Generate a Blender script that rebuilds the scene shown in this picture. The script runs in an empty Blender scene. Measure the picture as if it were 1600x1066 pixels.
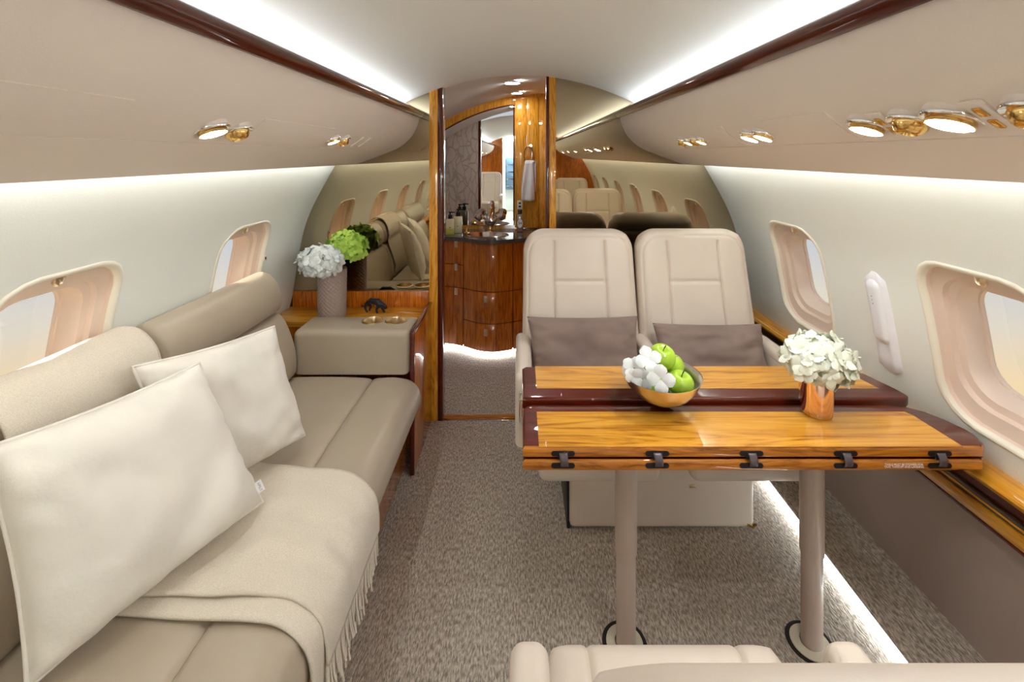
import bpy, bmesh, math, random
from mathutils import Vector, Matrix, noise

# ------------------------------------------------------------------ camera, world, sun, exposure
S = bpy.context.scene
COL = S.collection
cam_d = bpy.data.cameras.new('camera')
cam_d.sensor_width = 36.0
cam_d.lens = 700.0 / 1600.0 * 36.0
cam_d.shift_x = -12.0 / 1600.0
cam_d.shift_y = -290.0 / 1600.0
cam_d.clip_start = 0.02
cam = bpy.data.objects.new('camera', cam_d)
cam.location = (0, 0, 1.40)
cam.rotation_euler = (math.pi / 2, 0, 0)
COL.objects.link(cam)
S.camera = cam
S.view_settings.view_transform = 'Standard'
S.view_settings.look = 'None'
S.view_settings.gamma = 1.0
S.view_settings.use_curve_mapping = False
S.view_settings.exposure = 1.1
S.cycles.max_bounces = 14
S.cycles.diffuse_bounces = 12
S.cycles.glossy_bounces = 6
S.cycles.transparent_max_bounces = 12
S.cycles.caustics_reflective = False
S.cycles.caustics_refractive = False
S.cycles.sample_clamp_indirect = 6.0
S.cycles.use_denoising = True

world = bpy.data.worlds.new('sky'); S.world = world
world.use_nodes = True
wn = world.node_tree; wn.nodes.clear()
w_out = wn.nodes.new('ShaderNodeOutputWorld'); w_bg = wn.nodes.new('ShaderNodeBackground')
w_tc = wn.nodes.new('ShaderNodeTexCoord'); w_sep = wn.nodes.new('ShaderNodeSeparateXYZ')
w_mr = wn.nodes.new('ShaderNodeMapRange'); w_cr = wn.nodes.new('ShaderNodeValToRGB')
w_mr.inputs['From Min'].default_value = -0.42; w_mr.inputs['From Max'].default_value = 0.2
wn.links.new(w_tc.outputs['Generated'], w_sep.inputs[0])
wn.links.new(w_sep.outputs['Z'], w_mr.inputs['Value'])
wn.links.new(w_mr.outputs[0], w_cr.inputs['Fac'])
wn.links.new(w_cr.outputs[0], w_bg.inputs['Color'])
wn.links.new(w_bg.outputs[0], w_out.inputs[0])
er = w_cr.color_ramp.elements
er[0].position = 0.15; er[0].color = (0.86, 0.66, 0.40, 1)
er[1].position = 0.42; er[1].color = (0.56, 0.60, 0.64, 1)
e2 = er.new(0.27); e2.color = (0.72, 0.66, 0.56, 1)
w_bg.inputs['Strength'].default_value = 0.52

sun_d = bpy.data.lights.new('sun', 'SUN'); sun_d.energy = 5.0; sun_d.angle = 0.02; sun_d.color = (1, 0.93, 0.82)
sun = bpy.data.objects.new('sun', sun_d); COL.objects.link(sun)
sun.rotation_euler = Vector((0.69, -0.05, -0.72)).to_track_quat('-Z', 'Y').to_euler()

LED = 1.0      # master factor of the cabin's own lamps
YB = 2.373     # bulkhead plane

# ------------------------------------------------------------------ materials
MATS = {}
def new_mat(name):
    m = bpy.data.materials.new(name); m.use_nodes = True
    MATS[name] = m
    return m, m.node_tree, m.node_tree.nodes['Principled BSDF']

def N(nt, kind, **kw):
    n = nt.nodes.new(kind)
    for k, v in kw.items():
        if k in n.inputs: n.inputs[k].default_value = v
        else: setattr(n, k, v)
    return n

def plain(name, col, rough=0.5, metal=0.0, coat=0.0, bump=0.0, bscale=200.0, var=0.0, vscale=6.0, spec=0.5, sheen=0.0, trans=0.0, ior=1.45):
    m, nt, b = new_mat(name)
    b.inputs['Base Color'].default_value = (*col, 1)
    b.inputs['Roughness'].default_value = rough
    b.inputs['Metallic'].default_value = metal
    b.inputs['Coat Weight'].default_value = coat
    b.inputs['Coat Roughness'].default_value = 0.03
    b.inputs['Specular IOR Level'].default_value = spec
    b.inputs['Sheen Weight'].default_value = sheen
    b.inputs['Transmission Weight'].default_value = trans
    b.inputs['IOR'].default_value = ior
    tc = N(nt, 'ShaderNodeTexCoord')
    if var:
        nz = N(nt, 'ShaderNodeTexNoise', Scale=vscale, Detail=4.0)
        nt.links.new(tc.outputs['Object'], nz.inputs['Vector'])
        cr = N(nt, 'ShaderNodeValToRGB')
        e = cr.color_ramp.elements
        e[0].position = 0.3; e[1].position = 0.7
        e[0].color = (*[max(0, c * (1 - var)) for c in col], 1)
        e[1].color = (*[min(1, c * (1 + var)) for c in col], 1)
        nt.links.new(nz.outputs['Fac'], cr.inputs['Fac'])
        nt.links.new(cr.outputs['Color'], b.inputs['Base Color'])
    if bump:
        nb = N(nt, 'ShaderNodeTexNoise', Scale=bscale, Detail=3.0)
        nt.links.new(tc.outputs['Object'], nb.inputs['Vector'])
        bp = N(nt, 'ShaderNodeBump', Strength=bump, Distance=0.002)
        nt.links.new(nb.outputs['Fac'], bp.inputs['Height'])
        nt.links.new(bp.outputs['Normal'], b.inputs['Normal'])
    return m

def emit(name, col, strength):
    m, nt, b = new_mat(name)
    b.inputs['Base Color'].default_value = (0.8, 0.8, 0.8, 1)
    b.inputs['Emission Color'].default_value = (*col, 1)
    b.inputs['Emission Strength'].default_value = strength
    return m

def wood(name, cols, axis, rough=0.08, scale=1.0, fig=1.0):
    """veneer with the grain running along the given axis (0,1,2), under lacquer"""
    m, nt, b = new_mat(name)
    tc = N(nt, 'ShaderNodeTexCoord')
    st = [9.0 * scale] * 3; st[axis] = 0.9 * scale
    mp = N(nt, 'ShaderNodeMapping'); mp.inputs['Scale'].default_value = st
    nt.links.new(tc.outputs['Object'], mp.inputs['Vector'])
    n1 = N(nt, 'ShaderNodeTexNoise', Scale=1.6, Detail=5.0, Roughness=0.55, Distortion=0.9 * fig)
    nt.links.new(mp.outputs[0], n1.inputs['Vector'])
    st2 = [55.0 * scale] * 3; st2[axis] = 1.6 * scale
    mp2 = N(nt, 'ShaderNodeMapping'); mp2.inputs['Scale'].default_value = st2
    nt.links.new(tc.outputs['Object'], mp2.inputs['Vector'])
    n2 = N(nt, 'ShaderNodeTexNoise', Scale=2.4, Detail=4.0, Roughness=0.6)
    nt.links.new(mp2.outputs[0], n2.inputs['Vector'])
    # contour lines of the broad figure
    mu = N(nt, 'ShaderNodeMath', operation='MULTIPLY'); mu.inputs[1].default_value = 7.0
    nt.links.new(n1.outputs['Fac'], mu.inputs[0])
    pp = N(nt, 'ShaderNodeMath', operation='PINGPONG'); pp.inputs[1].default_value = 0.5
    nt.links.new(mu.outputs[0], pp.inputs[0])
    mx = N(nt, 'ShaderNodeMath', operation='MULTIPLY_ADD'); mx.inputs[1].default_value = 0.9 * fig
    nt.links.new(pp.outputs[0], mx.inputs[0])
    sc = N(nt, 'ShaderNodeMath', operation='MULTIPLY'); sc.inputs[1].default_value = 0.75
    nt.links.new(n2.outputs['Fac'], sc.inputs[0])
    nt.links.new(sc.outputs[0], mx.inputs[2])
    cr = N(nt, 'ShaderNodeValToRGB')
    e = cr.color_ramp.elements
    e[0].position = 0.22; e[0].color = (*cols[0], 1)
    e[1].position = 0.85; e[1].color = (*cols[2], 1)
    mid = e.new(0.5); mid.color = (*cols[1], 1)
    nt.links.new(mx.outputs[0], cr.inputs['Fac'])
    nt.links.new(cr.outputs[0], b.inputs['Base Color'])
    b.inputs['Roughness'].default_value = 0.35
    b.inputs['Coat Weight'].default_value = 1.0
    b.inputs['Coat Roughness'].default_value = rough * 0.3
    b.inputs['Coat IOR'].default_value = 1.5
    b.inputs['Specular IOR Level'].default_value = 0.15
    return m

plain('wall_cream', (0.82, 0.84, 0.785), 0.55, bump=0.12, bscale=260, spec=0.3)
plain('ceiling_white', (0.87, 0.885, 0.87), 0.6, bump=0.08, bscale=260, spec=0.3)
plain('bin_beige', (0.82, 0.735, 0.665), 0.5, bump=0.10, bscale=320, spec=0.35)
plain('lip_cream', (0.80, 0.76, 0.64), 0.35)
plain('reveal_pink', (0.74, 0.60, 0.50), 0.4)
plain('taupe_panel', (0.42, 0.335, 0.295), 0.5, bump=0.1, bscale=300)
plain('leather_sofa', (0.42, 0.35, 0.265), 0.36, bump=0.10, bscale=420, spec=0.45, var=0.03)
plain('leather_seat', (0.66, 0.575, 0.485), 0.38, bump=0.12, bscale=380, spec=0.45, var=0.03)
plain('seat_dark', (0.16, 0.13, 0.11), 0.5)
plain('velvet_ivory', (0.73, 0.685, 0.605), 0.85, bump=0.25, bscale=120, var=0.07, vscale=5, sheen=0.15, spec=0.2)
plain('velvet_taupe', (0.25, 0.18, 0.155), 0.8, bump=0.2, bscale=150, var=0.12, vscale=6, sheen=0.12, spec=0.2)
plain('wool', (0.66, 0.59, 0.485), 0.95, bump=0.5, bscale=420, var=0.10, vscale=420, spec=0.1, sheen=0.1)
plain('gold', (0.80, 0.52, 0.18), 0.16, metal=1.0)
plain('brass_soft', (0.76, 0.62, 0.42), 0.28, metal=1.0)
plain('chrome', (0.82, 0.80, 0.78), 0.10, metal=1.0)
plain('silver', (0.90, 0.84, 0.80), 0.26, metal=1.0, bump=0.3, bscale=70)
plain('rose_gold', (0.90, 0.64, 0.52), 0.13, metal=1.0)
plain('black_metal', (0.03, 0.025, 0.028), 0.4, metal=0.6)
plain('strap_grey', (0.13, 0.11, 0.125), 0.35, metal=0.4)
plain('black', (0.012, 0.011, 0.012), 0.45)
plain('bronze_black', (0.012, 0.013, 0.019), 0.30, bump=0.5, bscale=90)
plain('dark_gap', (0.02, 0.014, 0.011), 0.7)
plain('white_plastic', (0.80, 0.81, 0.85), 0.3)
plain('grey_line', (0.33, 0.34, 0.38), 0.5)
plain('cream_plastic', (0.72, 0.66, 0.52), 0.4)
plain('track_grey', (0.22, 0.19, 0.15), 0.3, metal=0.7)
plain('towel', (0.84, 0.84, 0.84), 0.95, bump=0.6, bscale=350, spec=0.1)
plain('leg_paint', (0.54, 0.44, 0.37), 0.4, coat=0.2)
plain('stone', (0.075, 0.06, 0.055), 0.12, var=0.5, vscale=160, coat=0.6)
plain('apple', (0.36, 0.56, 0.035), 0.22, var=0.18, vscale=30, coat=0.3)
plain('apple_stem', (0.10, 0.06, 0.02), 0.7)
plain('petal_white', (0.76, 0.79, 0.78), 0.6, var=0.05, vscale=30, spec=0.2)
plain('petal_cream', (0.74, 0.76, 0.65), 0.6, var=0.08, vscale=30, spec=0.2)
plain('petal_green', (0.42, 0.62, 0.10), 0.6, var=0.3, vscale=28, spec=0.2)
plain('leaf_core', (0.30, 0.42, 0.10), 0.7)
plain('vase_taupe', (0.36, 0.27, 0.235), 0.45)
plain('bottle_cream', (0.74, 0.68, 0.42), 0.15, coat=0.5)
plain('bottle_yellow', (0.62, 0.56, 0.10), 0.12, coat=0.5)
plain('bottle_glass', (0.30, 0.20, 0.10), 0.05, coat=0.8)
plain('label_white', (0.82, 0.82, 0.80), 0.5)
plain('wallpaper_dark', (0.33, 0.29, 0.25), 0.5)
plain('mirror_bronze', (0.46, 0.385, 0.265), 0.0, metal=1.0)
plain('mirror_clear', (0.86, 0.86, 0.85), 0.0, metal=1.0)
plain('steel_blue', (0.10, 0.16, 0.24), 0.2, metal=0.5)
emit('led_cool', (0.90, 0.97, 1.0), 2.5 * LED)
emit('led_wall', (0.86, 0.96, 1.0), 7.5 * LED)
emit('led_floor', (0.88, 0.95, 1.0), 7.0 * LED)
emit('lamp_face', (0.97, 0.985, 1.0), 140.0 * LED)

emit('lamp_down', (0.97, 0.985, 1.0), 45.0 * LED)

wood('walnut_table', [(0.26, 0.085, 0.006), (0.60, 0.255, 0.018), (0.72, 0.355, 0.04)], 0, scale=0.8)
wood('walnut_edge', [(0.12, 0.03, 0.004), (0.42, 0.14, 0.012), (0.56, 0.21, 0.02)], 0, scale=1.3)
wood('walnut_upright', [(0.13, 0.018, 0.002), (0.54, 0.145, 0.008), (0.76, 0.28, 0.018)], 2, scale=1.5, fig=0.35)
wood('walnut_gold', [(0.30, 0.09, 0.005), (0.68, 0.28, 0.018), (0.80, 0.40, 0.04)], 2, scale=1.5)
wood('walnut_rail', [(0.22, 0.07, 0.006), (0.60, 0.25, 0.015), (0.74, 0.36, 0.035)], 1, scale=1.0)
wood('mahogany', [(0.040, 0.003, 0.001), (0.085, 0.008, 0.002), (0.13, 0.015, 0.004)], 1, scale=1.0, fig=0.5)
wood('mahogany_x', [(0.045, 0.003, 0.001), (0.090, 0.008, 0.002), (0.14, 0.015, 0.004)], 0, scale=1.0, fig=0.5)

def carpet_mat():
    m, nt, b = new_mat('carpet')
    tc = N(nt, 'ShaderNodeTexCoord')
    mp = N(nt, 'ShaderNodeMapping'); mp.inputs['Scale'].default_value = (225, 60, 150)
    nt.links.new(tc.outputs['Object'], mp.inputs['Vector'])
    n1 = N(nt, 'ShaderNodeTexNoise', Scale=1.0, Detail=2.0, Roughness=0.6, Distortion=0.4)
    nt.links.new(mp.outputs[0], n1.inputs['Vector'])
    cr = N(nt, 'ShaderNodeValToRGB')
    e = cr.color_ramp.elements
    e[0].position = 0.36; e[0].color = (0.27, 0.23, 0.19, 1)
    e[1].position = 0.66; e[1].color = (0.68, 0.61, 0.53, 1)
    mid = e.new(0.5); mid.color = (0.455, 0.395, 0.33, 1)
    nt.links.new(n1.outputs['Fac'], cr.inputs['Fac'])
    nt.links.new(cr.outputs[0], b.inputs['Base Color'])
    b.inputs['Roughness'].default_value = 1.0
    b.inputs['Specular IOR Level'].default_value = 0.05
    bp = N(nt, 'ShaderNodeBump', Strength=0.7, Distance=0.004)
    nt.links.new(n1.outputs['Fac'], bp.inputs['Height'])
    nt.links.new(bp.outputs[0], b.inputs['Normal'])
carpet_mat()

def wallpaper_mat():
    m, nt, b = new_mat('wallpaper')
    tc = N(nt, 'ShaderNodeTexCoord')
    nz = N(nt, 'ShaderNodeTexNoise', Scale=5.0, Detail=2.0)
    nt.links.new(tc.outputs['Object'], nz.inputs['Vector'])
    mix = N(nt, 'ShaderNodeVectorMath', operation='MULTIPLY_ADD')
    nt.links.new(nz.outputs['Color'], mix.inputs[0]); mix.inputs[1].default_value = (0.12, 0.12, 0.12)
    nt.links.new(tc.outputs['Object'], mix.inputs[2])
    mp = N(nt, 'ShaderNodeMapping'); mp.inputs['Rotation'].default_value = (0, 0.6, 0); mp.inputs['Scale'].default_value = (19, 19, 7)
    nt.links.new(mix.outputs[0], mp.inputs['Vector'])
    vo = N(nt, 'ShaderNodeTexVoronoi', feature='DISTANCE_TO_EDGE'); vo.inputs['Scale'].default_value = 1.0
    nt.links.new(mp.outputs[0], vo.inputs['Vector'])
    cr = N(nt, 'ShaderNodeValToRGB')
    e = cr.color_ramp.elements
    e[0].position = 0.04; e[0].color = (0.50, 0.45, 0.385, 1)
    e[1].position = 0.10; e[1].color = (0.68, 0.65, 0.60, 1)
    nt.links.new(vo.outputs['Distance'], cr.inputs['Fac'])
    nt.links.new(cr.outputs[0], b.inputs['Base Color'])
    b.inputs['Roughness'].default_value = 0.45
wallpaper_mat()

def pane_mat():
    m = bpy.data.materials.new('pane_glass'); m.use_nodes = True; MATS['pane_glass'] = m
    nt = m.node_tree; nt.nodes.clear()
    o = N(nt, 'ShaderNodeOutputMaterial'); t = N(nt, 'ShaderNodeBsdfTransparent'); g = N(nt, 'ShaderNodeBsdfGlossy', Roughness=0.02)
    t.inputs['Color'].default_value = (0.97, 0.97, 0.97, 1)
    mx = N(nt, 'ShaderNodeMixShader'); mx.inputs[0].default_value = 0.06
    nt.links.new(t.outputs[0], mx.inputs[1]); nt.links.new(g.outputs[0], mx.inputs[2]); nt.links.new(mx.outputs[0], o.inputs[0])
pane_mat()

# ------------------------------------------------------------------ helpers
def link(name, me, mats, parent=None):
    o = bpy.data.objects.new(name, me)
    COL.objects.link(o)
    for mm in (mats if isinstance(mats, (list, tuple)) else [mats]):
        if mm and not me.materials.get(mm): me.materials.append(MATS[mm])
    if parent is not None:
        o.parent = parent
        if parent.get('_w'):
            p = parent; off = Vector((0, 0, 0))
            while p is not None:
                off += p.location; p = p.parent
            o.location = -off
            o['_w'] = 1
    return o

def obj(name, bm, mats, parent=None, angle=45):
    bmesh.ops.recalc_face_normals(bm, faces=bm.faces)
    me = bpy.data.meshes.new(name)
    bm.to_mesh(me); bm.free()
    me.shade_smooth()
    me.set_sharp_from_angle(angle=math.radians(angle))
    return link(name, me, mats, parent)

def tag(o, label, cat, group=None, kind=None):
    o['label'] = label
    if cat: o['category'] = cat
    if group: o['group'] = group
    if kind: o['kind'] = kind
    return o

def thing(name, label, cat, loc=(0, 0, 0), group=None, worldspace=True, kind=None):
    o = bpy.data.objects.new(name, None); COL.objects.link(o)
    o.empty_display_size = 0.05
    o.location = loc
    if worldspace: o['_w'] = 1
    return tag(o, label, cat, group, kind)

def struct(name, bm, mats, label, parent=None, angle=45):
    o = obj(name, bm, mats, parent, angle)
    o['kind'] = 'structure'
    if label: o['label'] = label
    return o

def B(): return bmesh.new()

def box(bm, x0, x1, y0, y1, z0, z1, bev=0.0, seg=2, mi=0):
    r = bmesh.ops.create_cube(bm, size=1.0)
    vs = r['verts']
    for v in vs:
        v.co = Vector(((x0 + x1) / 2 + v.co.x * (x1 - x0), (y0 + y1) / 2 + v.co.y * (y1 - y0), (z0 + z1) / 2 + v.co.z * (z1 - z0)))
    fs = list({f for v in vs for f in v.link_faces})
    for f in fs: f.material_index = mi
    if bev > 0:
        es = list({e for v in vs for e in v.link_edges})
        bmesh.ops.bevel(bm, geom=es, offset=bev, segments=seg, affect='EDGES', profile=0.5)
    return bm

def grid(bm, fn, nu, nv, cu=False, cv=False, mi=0):
    """quads over fn(u,v), u,v in 0..1; cu / cv close the sheet"""
    V = []
    for i in range(nu if cu else nu + 1):
        V.append([bm.verts.new(fn(i / nu, j / nv)) for j in range(nv if cv else nv + 1)])
    for i in range(nu):
        for j in range(nv):
            a = V[i][j]; b_ = V[(i + 1) % len(V)][j]; c = V[(i + 1) % len(V)][(j + 1) % len(V[0])]; d = V[i][(j + 1) % len(V[0])]
            if len({a, b_, c, d}) == 4:
                f = bm.faces.new((a, b_, c, d)); f.material_index = mi
    return V

def lathe(bm, prof, c=(0, 0, 0), seg=32, M=None, mi=0, cap=True):
    c = Vector(c)
    rings = []
    for r, z in prof:
        ring = []
        for k in range(seg):
            a = 2 * math.pi * k / seg
            p = Vector((r * math.cos(a), r * math.sin(a), z))
            if M is not None: p = M @ p
            ring.append(bm.verts.new(p + c))
        rings.append(ring)
    for i in range(len(rings) - 1):
        for k in range(seg):
            f = bm.faces.new((rings[i][k], rings[i][(k + 1) % seg], rings[i + 1][(k + 1) % seg], rings[i + 1][k])); f.material_index = mi
    if cap:
        if prof[0][0] > 1e-6: bm.faces.new(rings[0][::-1]).material_index = mi
        if prof[-1][0] > 1e-6: bm.faces.new(rings[-1]).material_index = mi
    return bm

def tube(bm, pts, r, seg=8, closed=False, mi=0):
    pts = [Vector(p) for p in pts]; n = len(pts)
    rings = []; up = None
    for i in range(n):
        t = (pts[(i + 1) % n] - pts[i - 1]) if closed else (pts[min(i + 1, n - 1)] - pts[max(i - 1, 0)])
        t.normalize()
        if up is None:
            up = t.orthogonal().normalized()
        up = (up - t * up.dot(t)).normalized(); sd = t.cross(up)
        rr = r[i] if isinstance(r, (list, tuple)) else r
        rings.append([bm.verts.new(pts[i] + (up * math.cos(2 * math.pi * k / seg) + sd * math.sin(2 * math.pi * k / seg)) * rr) for k in range(seg)])
    for i in range(n if closed else n - 1):
        A = rings[i]; C = rings[(i + 1) % n]
        for k in range(seg):
            bm.faces.new((A[k], A[(k + 1) % seg], C[(k + 1) % seg], C[k])).material_index = mi
    if not closed:
        bm.faces.new(rings[0][::-1]).material_index = mi; bm.faces.new(rings[-1]).material_index = mi
    return bm

def prism(bm, poly, z0, z1, bev=0.0, seg=3, M=None):
    vs = [bm.verts.new((x, y, z0)) for x, y in poly]
    f = bm.faces.new(vs)
    r = bmesh.ops.extrude_face_region(bm, geom=[f])
    nv = [g for g in r['geom'] if isinstance(g, bmesh.types.BMVert)]
    for v in nv: v.co.z = z1
    al = vs + nv
    if bev > 0:
        es = list({e for v in al for e in v.link_edges if abs(e.verts[0].co.z - e.verts[1].co.z) < 1e-6})
        bmesh.ops.bevel(bm, geom=es, offset=bev, segments=seg, affect='EDGES', profile=0.5)
    if M is not None:
        for v in bm.verts: v.co = M @ v.co
    return bm

def catmull(pts, n=8):
    P = [Vector(p) for p in pts]
    out = []
    for i in range(len(P) - 1):
        p0 = P[i - 1] if i > 0 else P[0] * 2 - P[1]
        p1, p2 = P[i], P[i + 1]
        p3 = P[i + 2] if i + 2 < len(P) else P[-1] * 2 - P[-2]
        for k in range(n):
            t = k / n
            out.append(0.5 * ((2 * p1) + (p2 - p0) * t + (2 * p0 - 5 * p1 + 4 * p2 - p3) * t * t + (3 * p1 - p0 - 3 * p2 + p3) * t ** 3))
    out.append(P[-1])
    return out

def sweep(bm, prof, y0, y1, ny=1, mi=0):
    """open profile of (x,z) run along y"""
    grid(bm, lambda u, v: (prof[round(u * (len(prof) - 1))][0], y0 + (y1 - y0) * v, prof[round(u * (len(prof) - 1))][1]), len(prof) - 1, ny, mi=mi)
    return bm

def cushion(bm, prof, c0, c1, e=0.03, nseg=6, M=None, sag=None):
    """closed profile polygon (a,b) run along c with softly rounded ends"""
    P = [Vector((p[0], p[1])) for p in prof]; n = len(P)
    area = sum(P[i].x * P[(i + 1) % n].y - P[(i + 1) % n].x * P[i].y for i in range(n))
    sg = 1 if area > 0 else -1
    nrm = []
    for i in range(n):
        t = (P[(i + 1) % n] - P[i - 1]).normalized()
        nrm.append(Vector((t.y, -t.x)) * sg)
    st = []
    for k in range(nseg + 1):
        a = math.pi / 2 * k / nseg
        st.append((c0 + e * (1 - math.sin(a)) if False else c0 + e * (1 - math.cos(a)), e * (1 - math.sin(a))))
    mids = [(c0 + e + (c1 - c0 - 2 * e) * k / 8, 0.0) for k in range(1, 8)]
    st2 = [(c1 - (s - c0), o) for s, o in reversed(st)]
    rings = []
    for c, off in st + mids + st2:
        ring = []
        for i in range(n):
            q = P[i] - nrm[i] * off
            p = Vector((q.x, c, q.y))
            if sag: p = Vector(sag(p))
            if M is not None: p = M @ p
            ring.append(bm.verts.new(p))
        rings.append(ring)
    for a, b_ in zip(rings, rings[1:]):
        for i in range(n):
            bm.faces.new((a[i], a[(i + 1) % n], b_[(i + 1) % n], b_[i]))
    bm.faces.new(rings[0][::-1]); bm.faces.new(rings[-1])
    return bm

def pad(w, h, df, db, r, e, groove=None, nx=36, ny=44, taper=0.0):
    """upholstered panel: front bulges by df, back by db; returns a bmesh in local x,y (0..h), z front"""
    bm = B()
    a, b_ = w / 2, h / 2
    def plan(u, v):
        x = (2 * u - 1) * a; y = (2 * v - 1) * b_
        ex = abs(x) - (a - r); ey = abs(y) - (b_ - r)
        if ex > 0 and ey > 0:
            p, q = ex / r, ey / r
            x = math.copysign(a - r + r * p * math.sqrt(1 - q * q / 2), x)
            y = math.copysign(b_ - r + r * q * math.sqrt(1 - p * p / 2), y)
        return x, y
    def edge(u, v):
        t = min(min(u, 1 - u) * 2 * a, min(v, 1 - v) * 2 * b_)
        t = min(1.0, t / e)
        return math.sqrt(max(0.0, 1 - (1 - t) ** 2))
    def remap(u):   # more rows near the border
        return 0.5 - 0.5 * math.cos(math.pi * u) if False else (u + 0.5 * (0.5 - 0.5 * math.cos(math.pi * u) - u))
    def f(u, v, s, d):
        u, v = remap(u), remap(v)
        x, y = plan(u, v)
        z = s * d * edge(u, v)
        if groove and s > 0: z -= groove(x, y + b_) * edge(u, v)
        x *= 1 - taper * ((y + b_) / h)
        return (x, y + b_, z)
    grid(bm, lambda u, v: f(u, v, 1, df), nx, ny)
    grid(bm, lambda u, v: f(u, v, -1, db), nx, ny)
    bmesh.ops.remove_doubles(bm, verts=bm.verts, dist=1e-5)
    return bm

def seam(d, w=0.005, depth=0.009):
    return depth * math.exp(-(d / w) ** 2)

def xf(bm, M):
    for v in bm.verts: v.co = M @ v.co
    return bm

def frame(o, ax, ay, az):
    """matrix with columns ax, ay, az at o"""
    M = Matrix((ax, ay, az)).transposed().to_4x4(); M.translation = Vector(o)
    return M

def dup(root, loc=None, label=None, rotz=None):
    r = root.copy(); COL.objects.link(r)
    if loc is not None: r.location = loc
    if rotz is not None: r.rotation_euler = (0, 0, rotz)
    if label: r['label'] = label
    for ch in list(root.children):
        c = ch.copy(); COL.objects.link(c); c.parent = r
        for g in list(ch.children):
            d = g.copy(); COL.objects.link(d); d.parent = c
    return r

RND = random.Random(7)

# ================================================================== THE SHELL
bm = box(B(), -1.45, 1.45, -4.4, YB + 0.05, -0.06, 0.0)
struct('floor', bm, 'carpet', 'grey brown heathered loop carpet running down the cabin')
bm = box(B(), -0.95, 0.60, YB + 0.05, 3.60, -0.06, 0.0)
struct('floor', bm, 'carpet', 'grey carpet on the washroom floor')

# side walls -------------------------------------------------------
WP = [(1.222, 0.585), (1.196, 0.70), (1.172, 0.85), (1.142, 1.0), (1.103, 1.11), (1.05, 1.215), (0.985, 1.33), (0.925, 1.43)]
WPD = catmull([(a, b_, 0) for a, b_ in WP], 12)
WS = [0.0]
for i in range(1, len(WPD)): WS.append(WS[-1] + (WPD[i] - WPD[i - 1]).length)
SMAX = WS[-1]
def wall_at(s):
    s = min(max(s, 0), SMAX)
    for i in range(1, len(WS)):
        if s <= WS[i] or i == len(WS) - 1:
            t = (s - WS[i - 1]) / (WS[i] - WS[i - 1])
            p = WPD[i - 1].lerp(WPD[i], t)
            d = (WPD[i] - WPD[i - 1]).normalized()
            return p.x, p.y, d
def s_of_z(z):
    for i in range(1, len(WPD)):
        if WPD[i].y >= z:
            t = (z - WPD[i - 1].y) / (WPD[i].y - WPD[i - 1].y)
            return WS[i - 1] + t * (WS[i] - WS[i - 1])
def wp(side, y, s, depth=0.0, nrm=None):
    x, z, d = wall_at(s)
    if nrm is None: n = (d.y, -d.x)
    else: n = nrm
    return Vector((side * (x + n[0] * depth), y, z + n[1] * depth))

S_C = s_of_z(0.90)
xc_, zc_, dc_ = wall_at(S_C)
NC = (dc_.y, -dc_.x)
WIN_Y = [1.855 - 0.75 * k for k in range(6)]
PITCH = 0.75
HW, HH, RR = 0.172, 0.230, 0.10
NR = 48
def rrect(hw, hh, r):
    """rounded rectangle, NR points at equal angles from the centre"""
    out = []
    for k in range(NR):
        a = 2 * math.pi * (k + 0.5) / NR
        c, s = math.cos(a), math.sin(a)
        t = min(hw / abs(c) if abs(c) > 1e-9 else 9, hh / abs(s) if abs(s) > 1e-9 else 9)
        x, y = c * t, s * t
        if abs(x) > hw - r and abs(y) > hh - r:
            cx, cy = math.copysign(hw - r, x), math.copysign(hh - r, y)
            bq = c * cx + s * cy
            disc = bq * bq - (cx * cx + cy * cy - r * r)
            t = bq + math.sqrt(max(disc, 0)); x, y = c * t, s * t
        out.append((x, y))
    return out
def cellrect(hw, s0, s1):
    out = []
    for k in range(NR):
        a = 2 * math.pi * (k + 0.5) / NR
        c, s = math.cos(a), math.sin(a)
        tx = hw / abs(c) if abs(c) > 1e-9 else 9
        ty = (s1 / s if s > 0 else s0 / s) if abs(s) > 1e-9 else 9
        t = min(tx, ty)
        out.append((c * t, s * t))
    return out

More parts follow.
